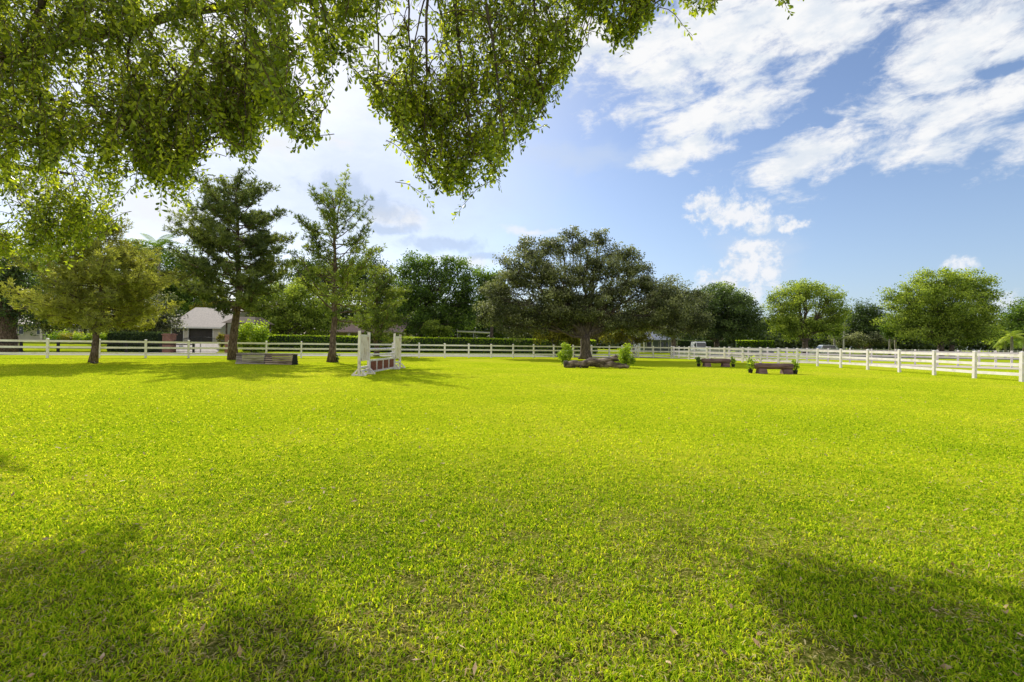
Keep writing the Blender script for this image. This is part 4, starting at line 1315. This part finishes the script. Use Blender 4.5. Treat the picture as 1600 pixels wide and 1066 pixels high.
tree('broadleaf_tree', 'small fresh green tree just behind the hedge', 683, 73, [(675, 513, 16, 13), (690, 516, 14, 11)], 'bright', 'bark', 40, 70, .7, .24, 4, group=BG, tb=.3)
tree('broadleaf_tree', 'slim dark green tree peeking left of the live oak', 768, 74, [(757, 440, 22, 24), (772, 470, 28, 40)], 'midg', 'bark', 90, 80, 1.2, .28, 6, group=BG, tb=.45)
tree('broadleaf_tree', 'small yellow green tree beneath the left side of the oak', 866, 57, [(850, 508, 26, 18), (878, 512, 24, 20), (862, 524, 30, 12)], 'yellow', 'bark_grey', 110, 70, .7, .2, 4, fork=1.2, group=BG, tb=.3)
tree('broadleaf_tree', 'small yellow green tree leaning against the oak trunk view', 897, 56, [(903, 515, 14, 22), (896, 530, 12, 16)], 'yellow', 'bark_grey', 50, 70, .6, .2, 4, fork=1.2, group=BG, tb=.35)
tree('broadleaf_tree', 'yellow green tree with pale stem right of the oak trunk', 990, 58, [(960, 510, 28, 20), (990, 515, 25, 22), (950, 525, 20, 12), (1003, 530, 14, 10)], 'yellow', 'bark_grey', 130, 70, .7, .2, 5, fork=1.3, group=BG, tb=.28)
tree('broadleaf_tree', 'shadowy dark tree behind the yellow green understorey', 930, 88, [(850, 500, 40, 30), (920, 500, 50, 30), (980, 500, 40, 30)], 'dark', 'bark', 150, 80, 1.6, .34, 7, group=BG, tb=.3)
tree('oak_tree', 'grey green oak extending right behind the live oak', 1052, 64, [(1040, 470, 42, 34), (1075, 480, 36, 34), (1020, 498, 40, 22), (1085, 505, 30, 20)], 'oak', 'bark', 230, 85, 1.0, .22, 8, group=BG, tb=.4)
tree('oak_tree', 'large dark rounded oak above the white van', 1120, 88, [(1118, 468, 42, 24), (1090, 490, 45, 34), (1140, 490, 45, 36), (1170, 500, 28, 34), (1060, 505, 35, 28), (1115, 515, 55, 18)], 'dark', 'bark', 380, 90, 1.3, .28, 9, group=BG, tb=.52)
tree('broadleaf_tree', 'light topped tree just above the large dark oak', 1128, 110, [(1125, 462, 26, 16), (1150, 472, 24, 16)], 'bright', 'bark', 70, 80, 1.4, .32, 6, group=BG, tb=.35)
tree('broadleaf_tree', 'bright green round crowned tree with many pale forked limbs', 1258, 86,
     [(1245, 465, 36, 25), (1290, 470, 30, 28), (1222, 488, 24, 30), (1262, 452, 28, 14), (1300, 500, 24, 24), (1235, 512, 32, 20), (1275, 512, 34, 16), (1210, 465, 12, 12)],
     'bright', 'bark', 300, 80, 1.15, .25, 9, fork=2.6, group=BG, tb=.42, limbs=.8)
tree('broadleaf_tree', 'black green round tree between the two bright trees', 1352, 112, [(1350, 492, 26, 22), (1338, 515, 24, 20), (1370, 512, 22, 22), (1355, 525, 32, 12)], 'dark', 'bark', 170, 80, 1.5, .34, 6, group=BG, tb=.42)
tree('broadleaf_tree', 'largest bright green tree with wide dome at the right', 1470, 80,
     [(1465, 445, 46, 26), (1510, 452, 32, 28), (1425, 468, 32, 28), (1400, 468, 18, 18), (1535, 480, 24, 30), (1470, 485, 60, 32), (1420, 505, 36, 24), (1520, 510, 40, 24), (1470, 520, 60, 16)],
     'bright', 'bark', 480, 95, 1.2, .26, 9, fork=2.2, group=BG, tb=.38, trunks=[(0, 1.0), (17, .75)])
tree('broadleaf_tree', 'hazy tall tree cut by the right picture edge', 1605, 125, [(1590, 495, 22, 20), (1620, 490, 40, 30), (1575, 520, 26, 18), (1610, 525, 40, 18)], 'midg', 'bark', 160, 80, 1.9, .42, 7, group=BG, tb=.5)
tree('broadleaf_tree', 'low dark tree behind the small palms at right', 1560, 130, [(1560, 528, 26, 14), (1590, 532, 30, 12)], 'dark', 'bark', 70, 70, 1.6, .4, 5, group=BG, tb=.35)
tree('broadleaf_tree', 'scrubby brown green bush trees behind the far fence', 1350, 108, [(1335, 530, 16, 10), (1370, 531, 20, 9), (1310, 532, 12, 9)], 'oak', 'bark', 90, 70, 1.0, .3, 4, fork=.8, group=BG, tb=.5)
for px, lb in ((1390, 'slim pale trunked young tree left of the widest green tree'), (1399, 'second slim pale trunk close against the widest green tree'), (1304, 'short pale trunked tree right of the silver car')):
    tree('young_tree', lb, px, 92, [(px - 2, 512, 10, 10), (px + 3, 520, 9, 8)], 'midg', 'bark_grey', 30, 60, .8, .26, 3.2, fork=3.2, group=BG)
palm('palm_tree', 'small palm with leaning pale trunk near the right edge', 1571, 86, 533, 20, 'bright', 16, 2.6, droop=1.5, group='small palms at the right edge')
palm('palm_tree', 'taller small palm with straight pale trunk near the right edge', 1581, 84, 526, 24, 'bright', 20, 3.6, droop=1.3, group='small palms at the right edge')
palm('palm_tree', 'small palm partly outside the right picture edge', 1600, 88, 530, 22, 'midg', 16, 3, droop=1.3, group='small palms at the right edge')

# far woodland: one mass nobody could count
Rw = np.random.default_rng(77)
nW = 3600
wx = Rw.uniform(-260, 330, nW); wy = Rw.uniform(150, 172, nW)
toph = 7.5 + 5 * fbm(wx * 0.05 + 30, wy * 0 + 2, 6) + np.where(wx < 30, 3.0, 0)
wz = toph * Rw.uniform(0.05, 1, nW) ** .8
cent = np.stack([wx, wy, wz], 1)
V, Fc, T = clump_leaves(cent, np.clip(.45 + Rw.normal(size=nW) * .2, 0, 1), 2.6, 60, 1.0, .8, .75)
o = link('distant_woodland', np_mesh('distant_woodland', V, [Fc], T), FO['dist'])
tag(o, 'far band of blue green woods along the horizon', 'woodland', kind='stuff')

# ================================================================== OVERHANGING OAK
def in_poly(px, py, poly):
    c = np.zeros(len(px), bool); n = len(poly)
    for i in range(n):
        x0, y0 = poly[i]; x1, y1 = poly[(i + 1) % n]
        cond = ((y0 > py) != (y1 > py)) & (px < (x1 - x0) * (py - y0) / (y1 - y0 + 1e-9) + x0)
        c ^= cond
    return c


OR = np.random.default_rng(21)
ov = empty('oak_tree', (-11.5, 5.0, 0), 'overhanging oak whose leafy branches droop into the top of the picture', 'tree')
ovb = np.array([-11.5, 5.0, 0])
# branch network nodes (world)
net = MB(); nodes = []


def limb(pts, r0, r1, n=8, store=True, jit=.05):
    pts = [np.array(p, float) for p in pts]
    out = []
    K = 6
    for i in range(len(pts) - 1):
        p0 = pts[max(i - 1, 0)]; p1 = pts[i]; p2 = pts[i + 1]; p3 = pts[min(i + 2, len(pts) - 1)]
        for k in range(K):
            t = k / K
            out.append(.5 * ((2 * p1) + (-p0 + p2) * t + (2 * p0 - 5 * p1 + 4 * p2 - p3) * t * t + (-p0 + 3 * p1 - 3 * p2 + p3) * t ** 3))
    out.append(pts[-1])
    m = len(out)
    out = [p + OR.normal(size=3) * jit * .25 for p in out]
    net.tube([p - ovb for p in out], [r0 + (r1 - r0) * (i / (m - 1)) for i in range(m)], n, False, .05)
    if store: nodes.extend(out)
    return out


trunk_o = MB()
trunk_o.tube([(0, 0, -.2), (.05, 0, .5), (.15, .05, 1.6), (.3, .1, 2.8), (.5, .3, 4.0)], [.62, .46, .42, .42, .38], 14, True, .05)
trunk_o.build('trunk', M['bark'], ov, smooth=True)
fk = ovb + np.array([.5, .3, 3.8])
limb([fk, (-9.8, 6.3, 6.3), (-7.5, 7.4, 8.2), (-4, 7.8, 9.0), (-.5, 7.6, 9.3), (3, 7.2, 8.9), (5.2, 7.0, 8.2)], .26, .035)
limb([fk, (-10, 7.5, 5.6), (-8.5, 8.4, 6.8), (-6, 8.6, 7.6), (-3.5, 8.6, 7.9)], .2, .04)
limb([fk, (-10.8, 7.8, 4.6), (-10.4, 9.2, 4.9), (-9.6, 10, 5.0)], .14, .03)
limb([fk, (-9.3, 5.6, 6.4), (-6.5, 6.3, 8.0), (-3, 6.4, 8.8)], .18, .04)
# hanging branches seen in the photo: start above the frame and fall
for (xa, ya, xb, yb, Y, r) in ((60, -150, 150, 110, 7.8, .035), (150, -120, 200, 200, 7.6, .03), (90, -60, 10, 90, 7.2, .05), (120, -90, 141, 120, 7.9, .022), (130, -80, 260, 250, 7.8, .025),
                               (160, -70, 345, 215, 8.0, .03), (260, -140, 400, 120, 8.0, .022), (420, -120, 455, 215, 7.8, .02), (380, -120, 380, 230, 7.4, .02), (60, -80, 60, 270, 7.4, .03),
                               (600, -150, 590, 160, 7.4, .022), (640, -150, 650, 200, 7.2, .02), (690, -170, 665, 260, 7.3, .03), (700, -170, 740, 240, 7.2, .035), (690, -90, 640, 90, 7.4, .018),
                               (720, -120, 790, 230, 7.0, .028), (800, -150, 850, 180, 7.2, .022), (650, -60, 705, 120, 7.5, .02), (560, -100, 565, 50, 7.4, .015), (540, -120, 500, 70, 7.5, .015),
                               (900, -140, 930, 10, 7.0, .014), (960, -120, 965, 60, 6.8, .012), (860, -100, 985, -5, 6.9, .014), (1010, -90, 1095, 0, 6.8, .010), (1150, -100, 1228, 4, 6.7, .009)):
    a, b = P(xa, ya, Y), P(xb, yb, Y + OR.uniform(-.3, .3))
    mid = (a + b) / 2 + np.array([OR.uniform(-.2, .2), OR.uniform(-.2, .2), .15])
    limb([a + np.array([0, 0, .3]), mid, b], r * 1.25, .008, 6)
nod = np.array(nodes)

polys = [  # polygon, weight (twigs), depth, spread
    ([(-90, -110), (560, -110), (545, 20), (505, 95), (490, 170), (493, 235), (470, 245), (440, 200), (405, 190), (395, 250), (370, 258), (345, 205), (330, 190), (305, 240), (290, 300),
      (262, 315), (235, 290), (215, 240), (195, 270), (175, 325), (150, 290), (130, 235), (100, 245), (60, 285), (-90, 300)], 1230, 7.6, .7),
    ([(-60, -110), (180, -110), (120, 100), (90, 220), (-60, 260)], 260, 7.4, .8),
    ([(180, 0), (460, 0), (440, 130), (340, 180), (200, 240), (160, 180)], 420, 7.8, .8),
    ([(-90, 290), (40, 285), (110, 285), (150, 315), (160, 345), (158, 378), (120, 385), (90, 405), (50, 398), (-90, 405)], 340, 9.6, .8),
    ([(540, -100), (905, -100), (905, 40), (890, 110), (870, 165), (850, 200), (830, 235), (795, 270), (770, 290), (735, 305), (700, 300), (672, 275), (690, 200), (640, 200), (598, 235),
      (580, 170), (570, 130), (590, 40), (545, 0)], 500, 7.6, .8),
    ([(680, -80), (880, -80), (870, 100), (830, 190), (780, 260), (730, 270), (700, 180), (690, 80)], 330, 7.5, .7),
    ([(590, 120), (720, 120), (720, 215), (650, 235), (600, 225)], 110, 7.6, .5),
    ([(645, 240), (700, 230), (780, 280), (740, 312), (690, 308), (655, 285)], 70, 7.6, .5),
    ([(480, -90), (620, -90), (600, 60), (560, 105), (495, 95)], 70, 7.5, .5),
    ([(120, 150), (410, 150), (390, 235), (345, 200), (290, 270), (240, 270), (170, 280)], 330, 7.8, .4),
    ([(880, -90), (1050, -90), (1035, 25), (1000, 35), (950, 40), (900, 30)], 170, 6.9, .4),
    ([(945, 20), (1000, 20), (985, 75), (968, 108), (955, 100), (955, 60)], 44, 6.8, .2),
    ([(1045, -20), (1115, -10), (1114, 26), (1085, 22)], 22, 6.8, .15),
    ([(1210, -10), (1252, 0), (1250, 28), (1228, 16)], 7, 6.7, .1),
]
LC, LD, LT = [], [], []
tw = MB()
for poly, cnt, Y, sp in polys:
    xs0 = min(p[0] for p in poly); xs1 = max(p[0] for p in poly); ys0 = min(p[1] for p in poly); ys1 = max(p[1] for p in poly)
    got = 0
    cnt = int(cnt * 1.12)
    while got < cnt:
        px = OR.uniform(xs0, xs1, 400); py = OR.uniform(ys0, ys1, 400)
        ok = in_poly(px, py, poly)
        g = fbm(px * .035 + 5, py * .03 + 9, 14, 2)
        inner = in_poly(px, py + 45, poly)
        ok &= OR.uniform(0, 1, 400) < np.clip((g - .36) * 5.0, 0.02, 1) * np.where(inner, .34, 1.0)
        for x, y in zip(px[ok], py[ok]):
            if got >= cnt: break
            got += 1
            Yq = Y + OR.normal() * sp * .5
            if 400 < x < 590: Yq -= 1.5 * min(1, (x - 400) / 50, (590 - x) / 40)
            strag = OR.uniform() < .10
            tip = P(x, y + (OR.uniform(15, 45) if strag else 0), Yq)
            L = OR.uniform(.7, 1.1) if strag else OR.uniform(.35, .8)
            dr = np.array([OR.normal() * .6, OR.normal() * .6, -1.0]); dr /= np.linalg.norm(dr)
            st = tip - dr * L
            bt = .50 + .24 * (g.mean() * 0 + OR.normal() * .6)
            pts = [st + (tip - st) * u + np.array([0, 0, .12 * L * math.sin(u * PI)]) + OR.normal(size=3) * .015 for u in (0, .25, .5, .75, 1)]
            tw.tube([p - ovb for p in pts], [.006, .0055, .0045, .0035, .002], 4, False)
            if OR.uniform() < .45:
                k = np.argmin(((nod - st) ** 2).sum(1))
                if np.linalg.norm(nod[k] - st) < .8 and nod[k][2] > st[2] - .05:
                    tw.tube([q_ - ovb for q_ in (nod[k], nod[k] * .65 + st * .35 + np.array([0, 0, .10]), nod[k] * .3 + st * .7 + np.array([0, 0, .09]), st)], [.009, .008, .007, .006], 4, False)
            nl = int(L * 38)
            for j in range(nl):
                u = ((j + OR.uniform()) / nl) ** .7
                kk = min(3, int(u * 4)); f = u * 4 - kk
                p = pts[kk] * (1 - f) + pts[kk + 1] * f
                side = OR.normal(size=3); side -= side.dot(dr) * dr
                dl = dr * OR.uniform(.1, .9) + side / (np.linalg.norm(side) + 1e-6) * OR.uniform(.4, 1.1) + np.array([0, 0, -.1])
                LC.append(p + side * .01); LD.append(dl); LT.append(bt + OR.normal() * .16)
LC = np.array(LC); LD = unit(np.array(LD)); LT = np.array(LT); n = len(LC)
Ll = (.094 * OR.uniform(.6, 1.15, n))[:, None]
sd = unit(np.cross(LD, unit(OR.normal(size=(n, 3)) + np.array([0, 0, .6])))); nn = np.cross(sd, LD)
w = Ll * .21
Vo = np.stack([LC, LC + LD * Ll * .45 + sd * w * .85 + nn * w * .25, LC + LD * Ll * .78 + sd * w + nn * w * .3, LC + LD * Ll,
               LC + LD * Ll * .78 - sd * w + nn * w * .3, LC + LD * Ll * .45 - sd * w * .85 + nn * w * .25], 1).reshape(-1, 3) - ovb
k = np.arange(n) * 6
link('crown', np_mesh('crown', Vo, [np.stack([k, k + 1, k + 2, k + 3], 1), np.stack([k, k + 3, k + 4, k + 5], 1)], np.repeat(np.clip(LT, 0, 1), 6)), FO['over'], ov)
net.build('limbs', M['bark'], ov, smooth=True)
tw.build('twigs', M['bark_pine'], ov, smooth=True)
print('overhead leaves', n)

# ================================================================== WORLD: sky and clouds
SAZ, SEL = math.radians(-32.0), math.radians(36)
W = bpy.data.worlds.new('World'); SC.world = W; W.use_nodes = True
nt = W.node_tree; nt.nodes.clear()
wo_ = nt.nodes.new('ShaderNodeOutputWorld'); bg = nt.nodes.new('ShaderNodeBackground')
STR = 0.10
bg.inputs['Strength'].default_value = STR
nt.links.new(bg.outputs[0], wo_.inputs[0])
sky = nt.nodes.new('ShaderNodeTexSky'); sky.sky_type = 'NISHITA'; sky.sun_disc = False
sky.sun_elevation = SEL; sky.sun_rotation = SAZ; sky.altitude = 0; sky.air_density = 1.0; sky.dust_density = 1.2; sky.ozone_density = 2.0
tcw = nt.nodes.new('ShaderNodeTexCoord')
dirv = tcw.outputs['Generated']
sp = nt.nodes.new('ShaderNodeSeparateXYZ'); nt.links.new(dirv, sp.inputs[0])
AZ = mth(nt, 'ARCTAN2', sp.outputs[0], sp.outputs[1])
EL = mth(nt, 'ARCSINE', sp.outputs[2])
# flat cloud-plane coordinates for wisps
zc = mth(nt, 'MAXIMUM', mth(nt, 'ADD', sp.outputs[2], 0.06), 0.04)
pl = nt.nodes.new('ShaderNodeCombineXYZ')
nt.links.new(mth(nt, 'DIVIDE', sp.outputs[0], zc), pl.inputs[0]); nt.links.new(mth(nt, 'DIVIDE', sp.outputs[1], zc), pl.inputs[1])
ae = nt.nodes.new('ShaderNodeCombineXYZ'); nt.links.new(AZ, ae.inputs[0]); nt.links.new(EL, ae.inputs[1])
# warp
wn = nt.nodes.new('ShaderNodeTexNoise'); wn.inputs['Scale'].default_value = 9; wn.inputs['Detail'].default_value = 5; wn.inputs['Roughness'].default_value = .6
nt.links.new(ae.outputs[0], wn.inputs['Vector'])
wsub = nt.nodes.new('ShaderNodeVectorMath'); wsub.operation = 'SUBTRACT'; nt.links.new(wn.outputs['Color'], wsub.inputs[0]); wsub.inputs[1].default_value = (.5, .5, .5)
wsc = nt.nodes.new('ShaderNodeVectorMath'); wsc.operation = 'SCALE'; nt.links.new(wsub.outputs[0], wsc.inputs[0]); wsc.inputs['Scale'].default_value = .07
wad = nt.nodes.new('ShaderNodeVectorMath'); wad.operation = 'ADD'; nt.links.new(ae.outputs[0], wad.inputs[0]); nt.links.new(wsc.outputs[0], wad.inputs[1])


def pix_ae(px, py):
    d = P(px, py, 1.0) - np.array([0, 0, CAMZ])
    return math.atan2(d[0], d[1]), math.asin(d[2] / np.linalg.norm(d))


def ell(px, py, rx, ry, rot=0.0, src=None):
    a, e = pix_ae(px, py)
    a2, _ = pix_ae(px + rx, py); _, e2 = pix_ae(px, py - ry)
    mp = nt.nodes.new('ShaderNodeMapping'); mp.vector_type = 'TEXTURE'
    mp.inputs['Location'].default_value = (a, e, 0)
    mp.inputs['Rotation'].default_value = (0, 0, math.radians(rot))
    mp.inputs['Scale'].default_value = (abs(a2 - a), abs(e2 - e), 1)
    nt.links.new(src or wad.outputs[0], mp.inputs[0])
    # kill z
    le = nt.nodes.new('ShaderNodeVectorMath'); le.operation = 'LENGTH'
    mu = nt.nodes.new('ShaderNodeVectorMath'); mu.operation = 'MULTIPLY'; nt.links.new(mp.outputs[0], mu.inputs[0]); mu.inputs[1].default_value = (1, 1, 0)
    nt.links.new(mu.outputs[0], le.inputs[0])
    return mth(nt, 'SUBTRACT', 1.0, le.outputs['Value'])


def vmax(lst):
    r = lst[0]
    for q in lst[1:]: r = mth(nt, 'MAXIMUM', r, q)
    return r


def smst(v, a, b):
    m = nt.nodes.new('ShaderNodeMapRange'); m.interpolation_type = 'SMOOTHSTEP'
    nt.links.new(v, m.inputs[0]); m.inputs[1].default_value = a; m.inputs[2].default_value = b
    return m.outputs[0]


st_ = nt.nodes.new('ShaderNodeMapping'); st_.inputs['Scale'].default_value = (1.0, 2.1, 1); st_.inputs['Rotation'].default_value = (0, 0, math.radians(-14)); nt.links.new(ae.outputs[0], st_.inputs[0])
nz1 = noise(nt, st_.outputs[0], 7.0, 10, .64, .5)
nz2 = noise(nt, ae.outputs[0], 30, 8, .66, .2)
nz3 = noise(nt, st_.outputs[0], 20.0, 9, .66, .3)
# big altocumulus sheet, upper right
band = vmax([ell(1110, 60, 230, 140, 8), ell(1300, 20, 260, 110, 0), ell(1500, 60, 260, 120, 8), ell(1500, 185, 230, 55, 12), ell(1300, 230, 200, 52, 14), ell(1110, 190, 150, 42, 0),
             ell(1070, 237, 90, 24, 0), ell(860, 60, 160, 60, 0), ell(1700, 120, 200, 140, 0)])
hole = vmax([ell(1320, 125, 85, 50, 20), ell(1560, 110, 60, 18, 0), ell(1240, 200, 90, 13, 0)])
bf = mth(nt, 'ADD', mth(nt, 'ADD', mth(nt, 'MULTIPLY', band, .8), .14), mth(nt, 'MULTIPLY', mth(nt, 'SUBTRACT', nz1, .5), 2.3))
bf = mth(nt, 'ADD', bf, mth(nt, 'MULTIPLY', mth(nt, 'SUBTRACT', nz3, .5), 1.3))
bf = mth(nt, 'SUBTRACT', bf, mth(nt, 'MULTIPLY', mth(nt, 'MAXIMUM', hole, 0), .8))
m_band = smst(bf, .0, .72)
# cumulus right of centre
cum = vmax([ell(1105, 322, 42, 30), ell(1140, 318, 34, 26), ell(1172, 322, 34, 24), ell(1110, 342, 60, 12), ell(1190, 345, 60, 22), ell(1150, 400, 34, 16), ell(1185, 385, 50, 40), ell(1130, 440, 46, 24),
            ell(1180, 432, 40, 22), ell(1150, 462, 90, 34), ell(1160, 420, 50, 50), ell(1140, 335, 64, 34), ell(1500, 408, 34, 14), ell(1555, 470, 50, 25), ell(1230, 348, 44, 8)])
cf = mth(nt, 'ADD', cum, mth(nt, 'MULTIPLY', mth(nt, 'SUBTRACT', nz2, .5), 2.2))
m_cum = mth(nt, 'MULTIPLY', smst(cf, .08, .75), smst(EL, -.05, .16))
m_cum = mth(nt, 'MULTIPLY', m_cum, .95)
# thin faint veil
veil = vmax([ell(900, 245, 190, 34), ell(560, 300, 420, 160), ell(1190, 400, 100, 90)])
vf = mth(nt, 'ADD', veil, mth(nt, 'MULTIPLY', mth(nt, 'SUBTRACT', nz1, .5), 1.6))
m_veil = mth(nt, 'MULTIPLY', smst(vf, .0, 1.0), .5)
# bright broken cloud on the left, towards the sun
lft = vmax([ell(440, 225, 70, 34, 5), ell(530, 225, 34, 20), ell(250, 330, 170, 60, 0), ell(300, 60, 420, 220), ell(560, 70, 170, 120), ell(640, 345, 40, 24), ell(600, 330, 60, 30), ell(820, 362, 70, 11),
            ell(720, 410, 90, 16), ell(60, 300, 120, 80)])
lf = mth(nt, 'ADD', lft, mth(nt, 'MULTIPLY', mth(nt, 'SUBTRACT', nz3, .5), 1.5))
m_left = mth(nt, 'MULTIPLY', smst(lf, .10, 1.0), .85)
# grey blue shaded cloud bases
gry = vmax([ell(690, 382, 90, 22, 0), ell(610, 355, 60, 14), ell(560, 310, 120, 40, -10), ell(760, 400, 60, 12)])
gf = mth(nt, 'ADD', gry, mth(nt, 'MULTIPLY', mth(nt, 'SUBTRACT', nz2, .5), 1.2))
m_gry = mth(nt, 'MULTIPLY', smst(gf, .1, .7), .5)
K = 1 / STR


def kc(r, g, b): return (r * K, g * K, b * K)


skc = nt.nodes.new('ShaderNodeVectorMath'); skc.operation = 'MULTIPLY'
nt.links.new(sky.outputs[0], skc.inputs[0]); skc.inputs[1].default_value = (1.38, 1.42, 1.54)
# haze toward sun
sunv = (math.sin(SAZ) * math.cos(SEL), math.cos(SAZ) * math.cos(SEL), math.sin(SEL))
dt = nt.nodes.new('ShaderNodeVectorMath'); dt.operation = 'DOT_PRODUCT'; nt.links.new(dirv, dt.inputs[0]); dt.inputs[1].default_value = sunv
glow = smst(dt.outputs['Value'], .76, 1.0)
hz = smst(EL, .5, -.02)
c = mixc(nt, mth(nt, 'MULTIPLY', hz, .35), skc.outputs[0], kc(.52, .68, .90))
c = mixc(nt, mth(nt, 'MULTIPLY', glow, .7), c, kc(.66, .74, .88))
shade = smst(noise(nt, st_.outputs[0], 12.0, 6, .6), .35, .6)
cc = mixc(nt, shade, kc(.76, .82, .90), kc(.96, .965, .975))
c = mixc(nt, m_veil, c, kc(.62, .72, .88))
c = mixc(nt, m_left, c, kc(.90, .92, .95))
c = mixc(nt, m_gry, c, kc(.40, .52, .74))
c = mixc(nt, m_band, c, cc)
cs = smst(nz2, .38, .58)
c = mixc(nt, m_cum, c, mixc(nt, cs, kc(.66, .76, .90), kc(.93, .94, .97)))
# unseen bright cloud added behind the viewer to lift light on front faces
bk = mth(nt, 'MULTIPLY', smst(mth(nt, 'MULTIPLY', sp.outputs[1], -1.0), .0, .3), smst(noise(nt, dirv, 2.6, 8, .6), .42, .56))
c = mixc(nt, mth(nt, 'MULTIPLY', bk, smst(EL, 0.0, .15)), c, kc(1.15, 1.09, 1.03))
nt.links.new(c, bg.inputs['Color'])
W.cycles.sampling_method = 'MANUAL'; W.cycles.sample_map_resolution = 512

sd_ = bpy.data.lights.new('sun', 'SUN'); sd_.energy = 5.0; sd_.angle = math.radians(.53); sd_.color = (1.0, .94, .82)
so = bpy.data.objects.new('sun', sd_); COL.objects.link(so)
so.rotation_euler = Vector(sunv).to_track_quat('Z', 'Y').to_euler(); so.location = (-30, 40, 50)

# ================================================================== CAMERA
cd = bpy.data.cameras.new('camera'); cam = bpy.data.objects.new('camera', cd); COL.objects.link(cam)
cd.sensor_width = 36; cd.lens = 36 * F / 1600; cd.clip_start = .05; cd.clip_end = 5000
Mx = Matrix(((RT[0], UP[0], -_f[0], 0), (RT[1], UP[1], -_f[1], 0), (RT[2], UP[2], -_f[2], CAMZ), (0, 0, 0, 1)))
cam.matrix_world = Mx
SC.camera = cam
SC.view_settings.view_transform = 'Standard'; SC.view_settings.look = 'None'; SC.view_settings.exposure = 0
SC.cycles.max_bounces = 6; SC.cycles.transmission_bounces = 3; SC.cycles.diffuse_bounces = 3
